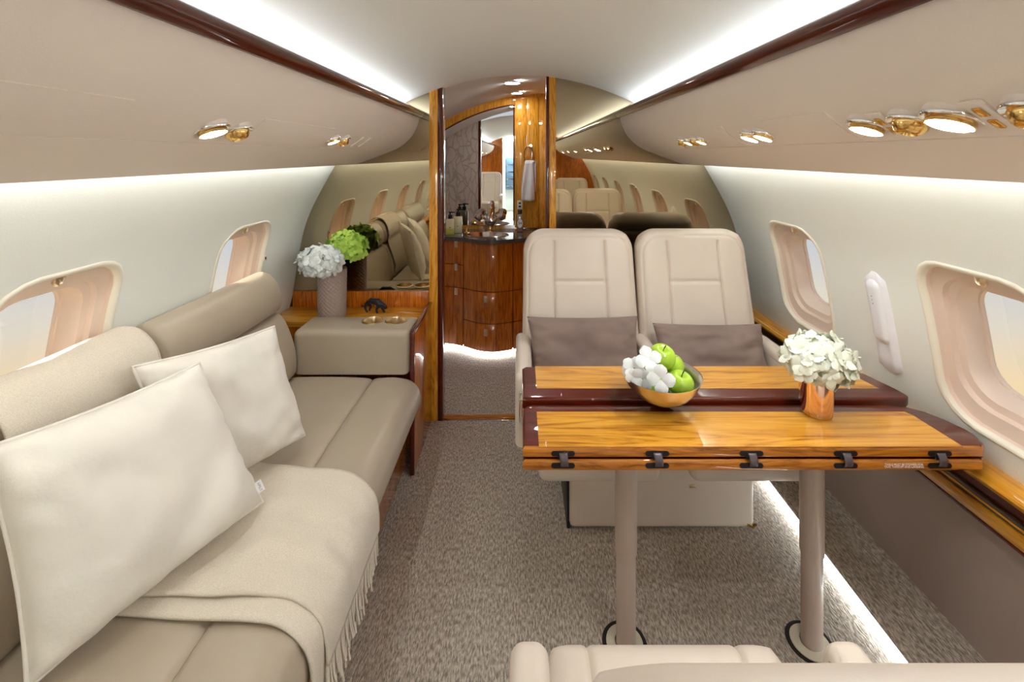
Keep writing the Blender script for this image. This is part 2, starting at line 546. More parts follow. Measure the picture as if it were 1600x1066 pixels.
def build_side_wall(side, nm):
    bm = B()
    y_lo, y_hi = WIN_Y[-1] - PITCH / 2, WIN_Y[0] + PITCH / 2
    lo, hi = -S_C, SMAX - S_C
    clo, chi = max(lo, -0.285), 0.30
    for yc in WIN_Y:
        inner = rrect(HW, HH, RR)
        outer = cellrect(PITCH / 2, clo, chi)
        rings = []
        for k in range(9):
            t = k / 8
            rings.append([bm.verts.new(wp(side, yc + p[0] + (q[0] - p[0]) * t, S_C + p[1] + (q[1] - p[1]) * t)) for p, q in zip(inner, outer)])
        for a, b_ in zip(rings, rings[1:]):
            for i in range(NR):
                bm.faces.new((a[i], a[(i + 1) % NR], b_[(i + 1) % NR], b_[i]))
        # the four corners of the cell
        cc = {(1, 1): None, (1, -1): None, (-1, 1): None, (-1, -1): None}
        for i in range(NR):
            p, q = outer[i], outer[(i + 1) % NR]
            if abs(abs(p[0]) - abs(q[0])) > 1e-6 and abs(abs(p[1]) - abs(q[1])) > 1e-6 and not (abs(p[0] - q[0]) < 1e-6 or abs(p[1] - q[1]) < 1e-6):
                cx = math.copysign(PITCH / 2, p[0]); cy = chi if (p[1] + q[1]) > 0 else clo
                v = bm.verts.new(wp(side, yc + cx, S_C + cy))
                bm.faces.new((rings[-1][i], v, rings[-1][(i + 1) % NR]))
    grid(bm, lambda u, v: wp(side, y_lo + (y_hi - y_lo) * v, S_C + chi + (hi - chi) * u), 10, 24)
    if clo > lo: grid(bm, lambda u, v: wp(side, y_lo + (y_hi - y_lo) * v, S_C + lo + (clo - lo) * u), 4, 24)
    grid(bm, lambda u, v: wp(side, y_hi + (YB - y_hi + 0.002) * v, S_C + lo + (hi - lo) * u), 30, 1)
    bmesh.ops.remove_doubles(bm, verts=bm.verts, dist=1e-4)
    return struct('wall_' + nm, bm, 'wall_cream', 'cream padded cabin side wall on the %s side' % ('sofa' if side < 0 else 'dining table'), angle=60)
WALL = {-1: build_side_wall(-1, 'left'), 1: build_side_wall(1, 'right')}

def wloop(side, yc, hw, hh, r, depth):
    return [wp(side, yc + p[0], S_C + p[1], depth, NC) for p in rrect(hw, hh, r)]
def loft(bm, loops, cap=False):
    R = [[bm.verts.new(p) for p in lp] for lp in loops]
    for a, b_ in zip(R, R[1:]):
        for i in range(NR): bm.faces.new((a[i], a[(i + 1) % NR], b_[(i + 1) % NR], b_[i]))
    if cap: bm.faces.new(R[-1])
WORD = ['first', 'second', 'third', 'fourth', 'fifth', 'sixth']
wi = 0
for side in (-1, 1):
    for k, yc in enumerate(WIN_Y):
        wi += 1
        bm = B()
        loft(bm, [wloop(side, yc, HW + 0.003, HH + 0.003, RR, 0.002), wloop(side, yc, HW - 0.002, HH - 0.002, RR, -0.003), wloop(side, yc, HW - 0.007, HH - 0.007, RR - .006, -0.004),
                  wloop(side, yc, HW - 0.014, HH - 0.014, RR - .01, -0.001), wloop(side, yc, HW - 0.016, HH - 0.016, RR - .012, 0.012)])
        w = struct('window_%d' % wi, bm, 'lip_cream', 'oval-cornered cabin window with cream rim, %s from the mirror on the %s side' % (WORD[k], 'sofa' if side < 0 else 'table'), angle=60)
        bm = B()
        loft(bm, [wloop(side, yc, HW - 0.014, HH - 0.014, RR - .010, 0.004), wloop(side, yc, HW - 0.016, HH - 0.016, RR - .012, 0.024),
                  wloop(side, yc, HW - 0.036, HH - 0.054, RR - .02, 0.030), wloop(side, yc, HW - 0.039, HH - 0.057, RR - .02, 0.044), wloop(side, yc, HW - 0.054, HH - 0.076, RR - .03, 0.048),
                  wloop(side, yc, HW - 0.057, HH - 0.080, RR - .03, 0.056), wloop(side, yc, HW - 0.060, HH - 0.083, RR - .03, 0.100),
                  wloop(side, yc, HW - 0.064, HH - 0.087, RR - .034, 0.102), wloop(side, yc, HW - 0.065, HH - 0.088, RR - .034, 0.112)])
        obj('window_reveal', bm, 'reveal_pink', w, 35)
        bm = B()
        lp = wloop(side, yc, HW - 0.0647, HH - 0.0877, RR - .034, 0.109)
        a = [bm.verts.new(p) for p in lp]; bm.faces.new(a)
        obj('pane', bm, 'pane_glass', w)
        bm = B()
        ctr = wp(side, yc, S_C + HH - 0.030, 0.030, NC)
        n = Vector((side * NC[0], 0, NC[1])); tv = Vector((side * dc_.x, 0, dc_.y))
        M = frame(ctr, Vector((0, 1, 0)), tv, -n)
        lathe(bm, [(0.0145, 0.0), (0.0145, 0.006), (0.0115, 0.009), (0.0095, 0.006), (0.0, 0.005)], seg=20)
        for v in bm.verts: v.co.y *= 1.5
        xf(bm, M)
        obj('shade_knob', bm, 'brass_soft', w)

# lower side panels, ledges, raised carpet edge ---------------------
for side, nm in ((-1, 'left'), (1, 'right')):
    what = 'sofa' if side < 0 else 'dining table'
    def sb(x0, x1, *a, **k):
        return box(B(), min(side * x0, side * x1), max(side * x0, side * x1), *a, **k)
    struct('wall_lower_' + nm, sb(1.24, 1.30, -2.35, YB, 0, 0.62), 'taupe_panel', 'taupe lower side panel below the %s side ledge' % what)
    LE = YB - 0.001 if side > 0 else -0.33
    t = thing('side_ledge', 'glossy walnut and mahogany armrest ledge along the wall beside the %s' % what, 'ledge', (side * 1.2, 0, 0.44), 'side ledges')
    pr = [(1.245, 0.592), (1.215, 0.604), (1.19, 0.604), (1.168, 0.598), (1.158, 0.585), (1.165, 0.572), (1.245, 0.568)]
    bm = B(); sweep(bm, [(side * a, b_) for a, b_ in pr], -2.3, LE)
    obj('rail_top', bm, 'walnut_rail', t, 60)
    obj('fascia', sb(1.225, 1.2405, -2.3, LE, 0.505, 0.569), 'mahogany', t)
    obj('track', sb(1.214, 1.2405, -2.3, LE, 0.482, 0.505, bev=0.003), 'track_grey', t)
    obj('rail_inlay', sb(1.2125, 1.216, -2.3, LE, 0.490, 0.4955), 'walnut_rail', t)
    obj('lower_rail', sb(1.205, 1.2405, -2.3, LE, 0.446, 0.482, bev=0.006), 'walnut_rail', t)
    obj('bottom_bead', sb(1.208, 1.2405, -2.3, LE, 0.435, 0.446, bev=0.003), 'mahogany', t)

# raised carpet border with the light strip under its edge
bm = B()
pr = [(1.245, 0.055), (1.075, 0.055), (1.055, 0.052), (1.045, 0.044), (1.045, 0.034), (1.075, 0.034), (1.075, 0.0)]
sweep(bm, pr, -2.3, YB - 0.001)
struct('trim_1', bm, 'carpet', 'raised carpet border along the wall beside the dining table')
bm = box(B(), 1.054, 1.070, -0.2, 2.2, 0.014, 0.033)
o = tag(obj('floor_light_strip', bm, 'led_floor'), 'white light strip glowing along the carpet under the table side wall', 'light strip')

# ceiling ----------------------------------------------------------
def ceil_z(x): return 1.825 - 0.40 * x * x
pr = [(-0.95, 1.45)] + [(x / 50, ceil_z(x / 50)) for x in range(-33, 34)] + [(0.95, 1.45)]
bm = B(); sweep(bm, pr, -4.4, YB + 0.002)
struct('ceiling', bm, 'ceiling_white', 'arched white cabin ceiling washed by cove light', angle=30)

# overhead bins ----------------------------------------------------
BP = [(0.527, 1.622), (0.538, 1.565), (0.566, 1.508), (0.605, 1.466), (0.64, 1.441), (0.668, 1.427)]
BP2 = [(0.672, 1.4255), (0.715, 1.408), (0.76, 1.3905), (0.82, 1.369), (0.868, 1.354)]
up = [(p.x, p.y) for p in catmull([(a, b_, 0) for a, b_ in BP], 8)]
lo_ = [(p.x, p.y) for p in catmull([(a, b_, 0) for a, b_ in BP2], 6)]
BIN_PROF = [(0.60, 1.612), (0.54, 1.612)] + up + [(0.669, 1.434), (0.6715, 1.434)] + lo_ + [(0.882, 1.352), (0.888, 1.358), (0.884, 1.375), (0.884, 1.40), (0.93, 1.44)]
def bin_at(x):
    for (a, b_), (c, d) in zip(up + lo_, (up + lo_)[1:]):
        if a <= x <= c:
            t = (x - a) / (c - a)
            tg = Vector((c - a, d - b_)).normalized()
            return b_ + (d - b_) * t, tg
BIN = {}
for side in (-1, 1):
    what = 'sofa' if side < 0 else 'dining table'
    t = thing('overhead_bin', 'long curved beige overhead bin above the %s' % what, 'overhead bin', (side * 0.7, 0, 1.35), 'overhead bins')
    BIN[side] = t
    bm = B(); sweep(bm, [(side * a, b_) for a, b_ in BIN_PROF], -2.3, YB - 0.001)
    obj('bin_shell', bm, 'bin_beige', t, 30)
    # mahogany rail along the top edge
    pr = [(0.560, 1.628), (0.535, 1.640), (0.520, 1.640), (0.509, 1.630), (0.508, 1.612), (0.520, 1.598), (0.536, 1.600)]
    bm = B(); sweep(bm, [(side * a, b_) for a, b_ in pr], -2.3, YB - 0.001)
    obj('top_rail', bm, 'mahogany', t, 60)
    # access panels, a hair proud of the shell with open joints round them
    spans = ((-0.2, 0.68),) if side < 0 else ((0.86, 1.10), (1.30, 1.49))
    if side < 0: spans = spans + ((1.03, 1.42),)
    for y0, y1 in spans:
        seg = [q for q in up if 0.585 <= q[0] <= 0.664]
        bm = B()
        def pt(u, v, off):
            x, z = seg[round(u * (len(seg) - 1))]
            zz, tg = bin_at(x)
            y = y0 + (y1 - y0) * v
            return (side * (x - (-tg.y) * off), y, z - tg.x * off)
        grid(bm, lambda u, v: pt(u, v, 0.0022), len(seg) - 1, 4)
        for uu in (0.0, 1.0):
            grid(bm, lambda u, v: pt(uu, v, 0.0022 - 0.004 * u), 1, 4)
        for vv in (0.0, 1.0):
            grid(bm, lambda u, v: pt(u, vv, 0.0022 - 0.004 * v), len(seg) - 1, 1)
        bmesh.ops.remove_doubles(bm, verts=bm.verts, dist=1e-5)
        obj('access_panel', bm, 'bin_beige', t, 30)
    # cove lights
    bm = box(B(), min(side * .565, side * .62), max(side * .565, side * .62), -2.25, YB - 0.02, 1.614, 1.624)
    tag(obj('cove_light', bm, 'led_cool'), 'hidden white cove light strip above the bin rail on the %s side' % what, 'light strip', 'ceiling cove lights')
    bm = box(B(), min(side * .892, side * .905), max(side * .892, side * .905), -2.25, YB - 0.02, 1.395, 1.405)
    tag(obj('wall_wash_light', bm, 'led_wall'), 'white light strip behind the bin lip washing the %s side wall' % what, 'light strip', 'wall wash lights')

# reading lamps, air vents, switch plates under the bins
def bin_frame(side, y, x=0.622, off=0.0, tilt=None):
    z, tg = bin_at(x)
    if tilt is not None: tg = Vector((math.cos(tilt), -math.sin(tilt)))
    tv = Vector((side * tg.x, 0, tg.y)); n = Vector((side * (-abs(tg.y)), 0, -abs(tg.x)))
    yv = n.cross(tv)
    return frame(Vector((side * x, y, z)) + n * off, tv, yv, n)
def reading_lamp(side, y, label, r=0.026):
    t = thing('reading_lamp', label, 'lamp', (side * 0.622, y, 1.45), 'reading lamps')
    M = bin_frame(side, y, off=0.001, tilt=0.37)
    bm = B(); lathe(bm, [(r * 1.24, -0.035), (r * 1.26, -0.001)], seg=28, cap=False); xf(bm, M); obj('housing', bm, 'bin_beige', t)
    bm = B(); lathe(bm, [(r * 1.30, -0.002), (r * 1.30, 0.001), (r * 1.22, 0.0035), (r * 1.12, 0.002), (r * 1.0, -0.003)], seg=28, cap=False); xf(bm, M)
    obj('bezel', bm, 'chrome', t)
    d = Vector((0, 0, -1)); 
    Mi = M.copy()
    bm = B(); lathe(bm, [(r, -0.006), (r, 0.009), (r * 0.94, 0.0105), (r * 0.9, 0.008)], seg=28, cap=False); xf(bm, Mi)
    obj('barrel', bm, 'gold', t)
    bm = B(); lathe(bm, [(r * 0.92, 0.0070), (r * 0.90, 0.0095), (0.0, 0.0095)], seg=28, cap=False); xf(bm, Mi)
    obj('lamp_face', bm, 'lamp_face', t)
def air_vent(side, y, label, r=0.022):
    t = thing('air_vent', label, 'air vent', (side * 0.622, y, 1.45), 'air vents')
    M = bin_frame(side, y, off=0.001, tilt=0.37)
    bm = B(); lathe(bm, [(r * 1.46, -0.035), (r * 1.48, -0.001)], seg=28, cap=False); xf(bm, M); obj('housing', bm, 'bin_beige', t)
    bm = B(); lathe(bm, [(r * 1.52, -0.002), (r * 1.52, 0.001), (r * 1.45, 0.003), (r * 1.3, 0.001), (r * 1.05, -0.004)], seg=28, cap=False); xf(bm, M)
    obj('bezel', bm, 'chrome', t)
    bm = B(); lathe(bm, [(r * 1.1, -0.006), (r * 1.1, 0.006), (r * 0.8, 0.016), (r * 0.62, 0.018), (r * 0.55, 0.012), (r * 0.35, 0.010), (r * 0.2, 0.015), (0, 0.016)], seg=24, cap=False); xf(bm, M)
    obj('nozzle', bm, 'gold', t)
def switch_plate(side, y, label):
    t = thing('switch_plate', label, 'switch', (side * 0.622, y, 1.45), 'overhead switch plates')
    M = bin_frame(side, y)
    bm = box(B(), -0.034, 0.034, -0.015, 0.015, -0.002, 0.003, bev=0.0015); xf(bm, M); obj('plate', bm, 'bin_beige', t)
    for k in (-1, 1):
        bm = box(B(), k * 0.013 - 0.009, k * 0.013 + 0.009, -0.006, 0.006, 0.002, 0.0055, bev=0.001); xf(bm, M); obj('button', bm, 'gold', t)
reading_lamp(1, 0.80, 'lit brass reading lamp over the table, beside the switch plate with two gold buttons')
switch_plate(1, 0.757, 'beige switch plate with gold buttons between the lit lamp and the gold air nozzle')
air_vent(1, 0.712, 'chrome rimmed gold air nozzle between two lit lamps over the table')
reading_lamp(1, 0.645, 'largest lit reading lamp with gold barrel at upper right', 0.029)
switch_plate(1, 0.592, 'beige switch plate beside the largest lamp near the right picture edge')
air_vent(1, 0.540, 'chrome air nozzle cut by the right picture edge')
reading_lamp(1, 1.205, 'farther lamp of the lit pair between two access panels', 0.023)
reading_lamp(1, 1.140, 'nearer lamp of the lit pair between two access panels', 0.023)
air_vent(1, 1.70, 'gold air nozzle nearest the mirror above the seats', 0.018)
reading_lamp(1, 1.64, 'small lit lamp between gold nozzles nearest the mirror above the seats', 0.017)
air_vent(1, 1.58, 'second gold air nozzle from the mirror above the seats', 0.018)
reading_lamp(1, 1.525, 'small lit lamp beside the second nozzle above the seats', 0.017)
reading_lamp(-1, 0.905, 'lit brass reading lamp over the sofa with the ivory cushions')
air_vent(-1, 0.985, 'gold air nozzle beside the lit lamp over the sofa')
reading_lamp(-1, 1.49, 'small lit lamp over the far end of the sofa', 0.02)
air_vent(-1, 1.57, 'small gold air nozzle over the far end of the sofa', 0.02)
for k, yy in enumerate((1.72, 1.80)):
    bm = box(B(), -0.03, 0.03, -0.008, 0.008, -0.002, 0.003, bev=0.0015); xf(bm, bin_frame(-1, yy))
    tag(obj('vent_slot', bm, 'bin_beige'), 'narrow beige slot cover in the sofa side bin, %s the mirror' % ('farther from' if k == 0 else 'closer to'), 'vent', 'bin slot covers')
for y, wh in ((-0.25, 'nearest'), (-0.95, 'middle'), (-1.65, 'farthest')):
    reading_lamp(1, y, 'reading lamp seen only in the bronze mirror, %s of the three small ones' % wh, 0.022)
for y, wh in ((-0.35, 'nearer'), (-1.2, 'farther')):
    reading_lamp(-1, y, 'reading lamp over the sofa end behind us, %s one in the mirror' % wh, 0.022)

# ================================================================== BULKHEAD WITH MIRRORS AND DOORWAY
bm = box(B(), -1.35, -0.41, YB + 0.004, YB + 0.045, 0, 1.9)
struct('wall_front_left', bm, 'mahogany', 'bulkhead wall left of the washroom doorway')
bm = box(B(), 0.150, 1.35, YB + 0.004, YB + 0.045, 0, 1.9)
struct('wall_front_right', bm, 'mahogany', 'bulkhead wall right of the washroom doorway')
tag(obj('wall_mirror', box(B(), -1.245, -0.476, YB - 0.004, YB + 0.004, 0.685, 1.86), 'mirror_bronze'), 'bronze tinted mirror above the walnut cabinet behind the sofa arm', 'mirror', 'bronze bulkhead mirrors')
tag(obj('wall_mirror', box(B(), 0.190, 1.245, YB - 0.004, YB + 0.004, 0.05, 1.86), 'mirror_bronze'), 'bronze tinted mirror behind the two beige seats', 'mirror', 'bronze bulkhead mirrors')
t = thing('door_post', 'tall walnut door post with dark edge beside the sofa end cabinet', 'post', (-0.44, YB, 0), 'door posts')
obj('post_face', box(B(), -0.477, -0.432, YB - 0.012, YB + 0.05, 0, 1.86, bev=0.002), 'walnut_gold', t)
obj('post_edge', box(B(), -0.432, -0.404, YB - 0.016, YB + 0.06, 0, 1.86, bev=0.006), 'mahogany', t)
t = thing('door_post', 'tall walnut door post with dark edge behind the beige seats', 'post', (0.17, YB, 0), 'door posts')
obj('post_face', box(B(), 0.155, 0.191, YB - 0.012, YB + 0.05, 0, 1.9, bev=0.002), 'walnut_gold', t)
obj('post_edge', box(B(), 0.139, 0.155, YB - 0.016, YB + 0.06, 0, 1.9, bev=0.005), 'mahogany', t)
t = thing('threshold', 'low wooden threshold with bright metal strip in the doorway', 'threshold', (-0.13, YB, 0))
obj('wood_strip', box(B(), -0.41, 0.14, YB + 0.002, YB + 0.04, 0, 0.008, bev=0.002), 'walnut_edge', t)
obj('metal_strip', box(B(), -0.41, 0.14, YB - 0.012, YB + 0.002, 0, 0.005, bev=0.001), 'chrome', t)

# ================================================================== WASHROOM
YL = 3.55
struct('wall_washroom_left', box(B(), -0.95, -0.90, YB + 0.045, YL + 0.05, 0, 2.0), 'wall_cream', 'cream side wall of the washroom')
struct('wall_washroom_right', box(B(), 0.42, 0.47, YB + 0.045, YL + 0.05, 0, 2.0), 'walnut_upright', 'walnut side wall of the washroom')
struct('wall_washroom_front', box(B(), -0.90, -0.412, YB + 0.046, YB + 0.056, 0, 1.9), 'wallpaper', 'leaf patterned wallpaper on the washroom side of the bulkhead, seen in the vanity mirror')
struct('wall_washroom_back', box(B(), -0.95, 0.47, YL + 0.004, YL + 0.05, 0, 2.0), 'walnut_gold', 'walnut back wall of the washroom around the mirror')
def lav_z(x): return 1.89 - 0.34 * max(0, 0.2 - x) ** 2 - 0.34 * max(0, x - 0.2) ** 2
bm = B(); sweep(bm, [(x / 40, lav_z(x / 40)) for x in range(-38, 20)], YB + 0.046, YL + 0.05)
struct('ceiling', bm, 'ceiling_white', 'arched white washroom ceiling with a round downlight')
# closes the slot between the two ceilings over the doorway
bm = box(B(), -0.95, 0.95, YB + 0.046, YB + 0.05, 1.875, 2.0)
struct('trim_2', bm, 'ceiling_white', 'narrow white joint above the doorway')
for lx, ly, lr, lab in ((-0.05, 2.86, 0.050, 'round white downlight in the middle of the washroom ceiling'), (-0.02, 3.36, 0.040, 'small downlight in the washroom ceiling above the mirror')):
    t = thing('downlight', lab, 'lamp', (lx, ly, 1.86), 'washroom downlights')
    M = frame((lx, ly, lav_z(lx) - 0.004), Vector((1, 0, 0)), Vector((0, -1, 0)), Vector((0, 0, -1)))
    bm = B(); lathe(bm, [(lr * 1.2, -0.006), (lr * 1.2, 0.003), (lr * 1.1, 0.006), (lr * 0.98, 0.004)], cap=False); xf(bm, M); obj('bezel', bm, 'white_plastic', t)
    bm = B(); lathe(bm, [(lr, 0.001), (lr * .98, 0.0035), (0, 0.0035)], cap=False); xf(bm, M); obj('lamp_face', bm, 'lamp_down', t)

# arched vanity mirror
def mir_z(x): return 1.815 - 0.36 * (0.15 - x) ** 2 - 0.10 * max(0, -0.2 - x) ** 2
xs = [-0.86 + (0.86 - 0.046) * k / 24 for k in range(25)]
poly = [(x, mir_z(x)) for x in xs] + [(-0.046, 0.85), (-0.86, 0.85)]
Mxz = frame((0, YL - 0.004, 0), Vector((1, 0, 0)), Vector((0, 0, 1)), Vector((0, -1, 0)))
t = thing('vanity_mirror', 'clear mirror with arched top above the vanity counter', 'mirror', (-0.45, YL, 0.85))
bm = prism(B(), poly, -0.006, 0.0, M=Mxz); obj('mirror_glass', bm, 'mirror_clear', t)
bm = B(); tube(bm, [(x, YL - 0.006, mir_z(x)) for x in xs] + [(-0.046, YL - 0.006, 0.85)], 0.006, 6); obj('mirror_frame', bm, 'mahogany', t)
t = thing('wall_panel', 'tall golden walnut panel with towel ring right of the vanity mirror', 'panel', (0.19, YL, 0.83))
for x0, x1 in ((-0.036, 0.052), (0.056, 0.150), (0.154, 0.40)):
    obj('plank', box(B(), x0, x1, YL - 0.012, YL + 0.003, 0.83, lav_z(x0) - 0.02, bev=0.001), 'walnut_gold', t)

# vanity with a wavy front
VF = catmull([(-0.90, 3.24, 0), (-0.62, 3.235, 0), (-0.50, 3.225, 0), (-0.40, 3.185, 0), (-0.29, 3.115, 0), (-0.18, 3.09, 0), (-0.07, 3.125, 0), (0.06, 3.18, 0), (0.24, 3.20, 0), (0.42, 3.21, 0)], 10)
def vfront(x):
    for a, b_ in zip(VF, VF[1:]):
        if a.x <= x <= b_.x: return a.y + (b_.y - a.y) * (x - a.x) / (b_.x - a.x)
    return VF[-1].y
t = thing('vanity_cabinet', 'wavy fronted walnut vanity cabinet with small brass latches', 'cabinet', (-0.2, 3.3, 0))
xs = [-0.89 + 1.30 * k / 50 for k in range(51)]
bm = prism(B(), [(x, vfront(x) + 0.012) for x in xs] + [(0.41, YL), (-0.89, YL)], 0.05, 0.79)
obj('body', bm, 'mahogany', t)
bm = prism(B(), [(x, vfront(x) + 0.07) for x in xs] + [(0.41, YL), (-0.89, YL)], 0.0, 0.052)
obj('plinth', bm, 'dark_gap', t)
def vpanel(x0, x1, z0, z1, nm):
    g = 0.0025
    ks = [x0 + g + (x1 - x0 - 2 * g) * k / 14 for k in range(15)]
    bm = prism(B(), [(x, vfront(x)) for x in ks] + [(x, vfront(x) + 0.0125) for x in reversed(ks)], z0 + g, z1 - g, bev=0.001, seg=1)
    return obj(nm, bm, 'walnut_upright', t)
def latch(x, z, par):
    y = vfront(x)
    dy = (vfront(x + 0.01) - vfront(x - 0.01)) / 0.02
    ax = Vector((1, dy, 0)).normalized(); nz = Vector((ax.y, -ax.x, 0))
    M = frame((x, y, z), ax, Vector((0, 0, 1)), nz)
    bm = box(B(), -0.013, 0.013, -0.024, 0.024, -0.001, 0.004, bev=0.0015); box(bm, -0.007, 0.007, -0.014, 0.010, 0.003, 0.008, bev=0.001)
    xf(bm, M); obj('latch', bm, 'brass_soft', par)
for z0, z1, lz in ((0.62, 0.79, 0.765), (0.455, 0.62, 0.60), (0.04, 0.455, 0.425)):
    latch(-0.455, lz, vpanel(-0.62, -0.40, z0, z1, 'drawer_front' if z0 > 0.1 else 'door'))
for z0, z1, lz in ((0.455, 0.79, None), (0.235, 0.455, 0.405), (0.04, 0.235, 0.175)):
    p = vpanel(-0.40, -0.048, z0, z1, 'drawer_front')
    if lz: latch(-0.235, lz, p)
vpanel(-0.89, -0.62, 0.04, 0.79, 'door')
for z0, z1 in ((0.455, 0.79), (0.235, 0.455), (0.04, 0.235)):
    vpanel(-0.048, 0.13, z0, z1, 'drawer_front')
vpanel(0.13, 0.41, 0.04, 0.79, 'door')
bm = prism(B(), [(x, vfront(x) + 0.018) for x in xs] + [(x, vfront(x) + 0.032) for x in reversed(xs)], 0.018, 0.039)
tag(obj('toe_light_strip', bm, 'led_floor'), 'curved white light strip under the vanity lighting the carpet', 'light strip')
# stone counter with a round sink opening
SX, SY, SR = -0.235, 3.27, 0.150
bm = B()
outer = []; inner = []
for k in range(64):
    a = 2 * math.pi * k / 64; c, s = math.cos(a), math.sin(a)
    inner.append((SX + SR * c, SY + SR * 0.72 * s))
cb = [(x, vfront(x) - 0.030) for x in xs] + [(0.41, YL), (-0.89, YL)]
def ray_poly(c, s):
    best = 9
    for (ax, ay), (bx, by) in zip(cb, cb[1:] + cb[:1]):
        dx, dy = bx - ax, by - ay
        den = c * dy - s * dx
        if abs(den) < 1e-9: continue
        tt = ((ax - SX) * dy - (ay - SY) * dx) / den
        uu = ((ax - SX) * s - (ay - SY) * c) / den
        if tt > 0 and -1e-6 <= uu <= 1 + 1e-6: best = min(best, tt)
    return (SX + c * best, SY + s * best)
angs = sorted([2 * math.pi * k / 96 for k in range(96)] + [math.atan2(y - SY, x - SX) % (2 * math.pi) for x, y in ((0.41, YL), (-0.89, YL), cb[0], cb[50])])
vi, vo, vi2, vo2 = [], [], [], []
for a in angs:
    c, s = math.cos(a), math.sin(a)
    rr = 1 / math.sqrt((c / SR) ** 2 + (s / (SR * 0.72)) ** 2)
    q = ray_poly(c, s)
    vi.append(bm.verts.new((SX + rr * c, SY + rr * s, 0.82))); vo.append(bm.verts.new((*q, 0.82)))
    vi2.append(bm.verts.new((SX + rr * c, SY + rr * s, 0.792))); vo2.append(bm.verts.new((*q, 0.792)))
n = len(angs)
for i in range(n):
    j = (i + 1) % n
    for a, b_ in ((vi, vo), (vo, vo2), (vo2, vi2), (vi2, vi)):
        bm.faces.new((a[i], a[j], b_[j], b_[i]))
tag(obj('vanity_counter', bm, 'stone', None, 30), 'dark speckled stone counter with a wavy front edge', 'counter')
bm = B()
lathe(bm, [(SR + 0.006, 0.822), (SR - 0.004, 0.826), (SR - 0.010, 0.818), (SR - 0.03, 0.76), (SR - 0.08, 0.72), (0.02, 0.705), (0.0, 0.703)], seg=48, cap=False)
for v in bm.verts: v.co = Vector((SX + v.co.x, SY + v.co.y * 0.72, v.co.z))
tag(obj('sink_basin', bm, 'chrome'), 'polished oval metal sink set in the stone counter', 'sink')
# faucet
FX, FY = -0.225, 3.44
t = thing('faucet', 'gold and chrome faucet with twin crystal handles on the vanity', 'faucet', (FX, FY, 0.82))
bm = B(); lathe(bm, [(0.032, 0.82), (0.030, 0.828), (0.016, 0.835), (0.014, 0.85)], (FX, FY, 0)); obj('base', bm, 'gold', t)
bm = B(); lathe(bm, [(0.014, 0.85), (0.045, 0.885), (0.048, 0.90), (0.03, 0.915), (0.022, 0.95), (0.026, 0.97), (0.018, 0.99), (0.02, 1.01), (0.012, 1.03), (0.0, 1.035)], (FX, FY, 0), 20); obj('column', bm, 'chrome', t)
bm = B(); tube(bm, catmull([(FX, FY, 0.985), (FX + 0.005, FY - 0.05, 1.0), (FX + 0.005, FY - 0.09, 0.985), (FX + 0.005, FY - 0.105, 0.94)], 6), 0.010, 10); obj('spout', bm, 'gold', t)
for s in (-1, 1):
    h = B(); tube(h, [(FX + s * 0.02, FY, 0.90), (FX + s * 0.06, FY - 0.01, 0.925)], 0.009, 8); h = obj('handle_arm', h, 'chrome', t)
    bm = B(); bmesh.ops.create_icosphere(bm, subdivisions=2, radius=0.034)
    for v in bm.verts: v.co = Vector((FX + s * 0.085 + v.co.x * 1.1, FY - 0.012 + v.co.y, 0.935 + v.co.z))
    obj('crystal_knob', bm, 'chrome', h, 5)
# soap dispensers, soap pump
def pump_bottle(x, y, s, label, low):
    t = thing('pump_bottle', label, 'bottle', (x, y, 0.82), 'soap bottles')
    bm = box(B(), x - 0.029 * s, x + 0.029 * s, y - 0.02 * s, y + 0.02 * s, 0.8205, 0.8205 + 0.115 * s, bev=0.004); bo = obj('body', bm, 'bottle_cream', t)
    if low:
        bm = box(B(), x - 0.0295 * s, x + 0.0295 * s, y - 0.0206 * s, y + 0.0206 * s, 0.821, 0.821 + 0.045 * s, bev=0.003); obj('liquid', bm, 'bottle_yellow', t)
    bm = box(B(), x - 0.003, x + 0.003, y - 0.0212 * s, y - 0.0195 * s, 0.8705, 0.8765); obj('label_mark', bm, 'black', bo)
    z = 0.8205 + 0.115 * s
    bm = B(); lathe(bm, [(0.015 * s, z), (0.015 * s, z + 0.028 * s), (0.006 * s, z + 0.030 * s), (0.006 * s, z + 0.042 * s), (0.012 * s, z + 0.044 * s), (0.012 * s, z + 0.052 * s), (0, z + 0.053 * s)], (x, y, 0), 16)
    box(bm, x - 0.004, x + 0.034 * s, y - 0.004, y + 0.004, z + 0.043 * s, z + 0.051 * s, bev=0.001)
    obj('pump', bm, 'black', t)
pump_bottle(-0.510, 3.29, 1.0, 'soap pump bottle with yellow liquid, frontmost on the vanity', True)
pump_bottle(-0.462, 3.36, 1.08, 'cream lotion pump bottle behind the yellow soap bottle', False)
t = thing('soap_dish', 'small gold pump beside the sink', 'soap pump', (-0.40, 3.33, 0.82))
bm = B(); lathe(bm, [(0.022, 0.8205), (0.024, 0.83), (0.012, 0.838), (0.010, 0.86), (0.006, 0.862), (0.006, 0.875), (0, 0.876)], (-0.388, 3.30, 0), 18); obj('base', bm, 'gold', t)
bm = B(); tube(bm, [(-0.388, 3.30, 0.872), (-0.36, 3.285, 0.874)], 0.004, 8); obj('spout', bm, 'gold', t)
t = thing('perfume_bottle', 'brown glass bottle with white oval 34 label right of the sink', 'bottle', (0.0, 3.40, 0.82))
bm = box(B(), -0.022, 0.026, 3.385, 3.425, 0.8205, 0.955, bev=0.006); obj('body', bm, 'bottle_glass', t)
bm = B(); lathe(bm, [(0.016, 0.955), (0.016, 0.985), (0.013, 0.988), (0, 0.988)], (0.002, 3.405, 0), 16); obj('cap', bm, 'black', t)
bm = B(); lathe(bm, [(0.02, 0), (0.02, 0.001), (0, 0.001)], cap=False, seg=24)
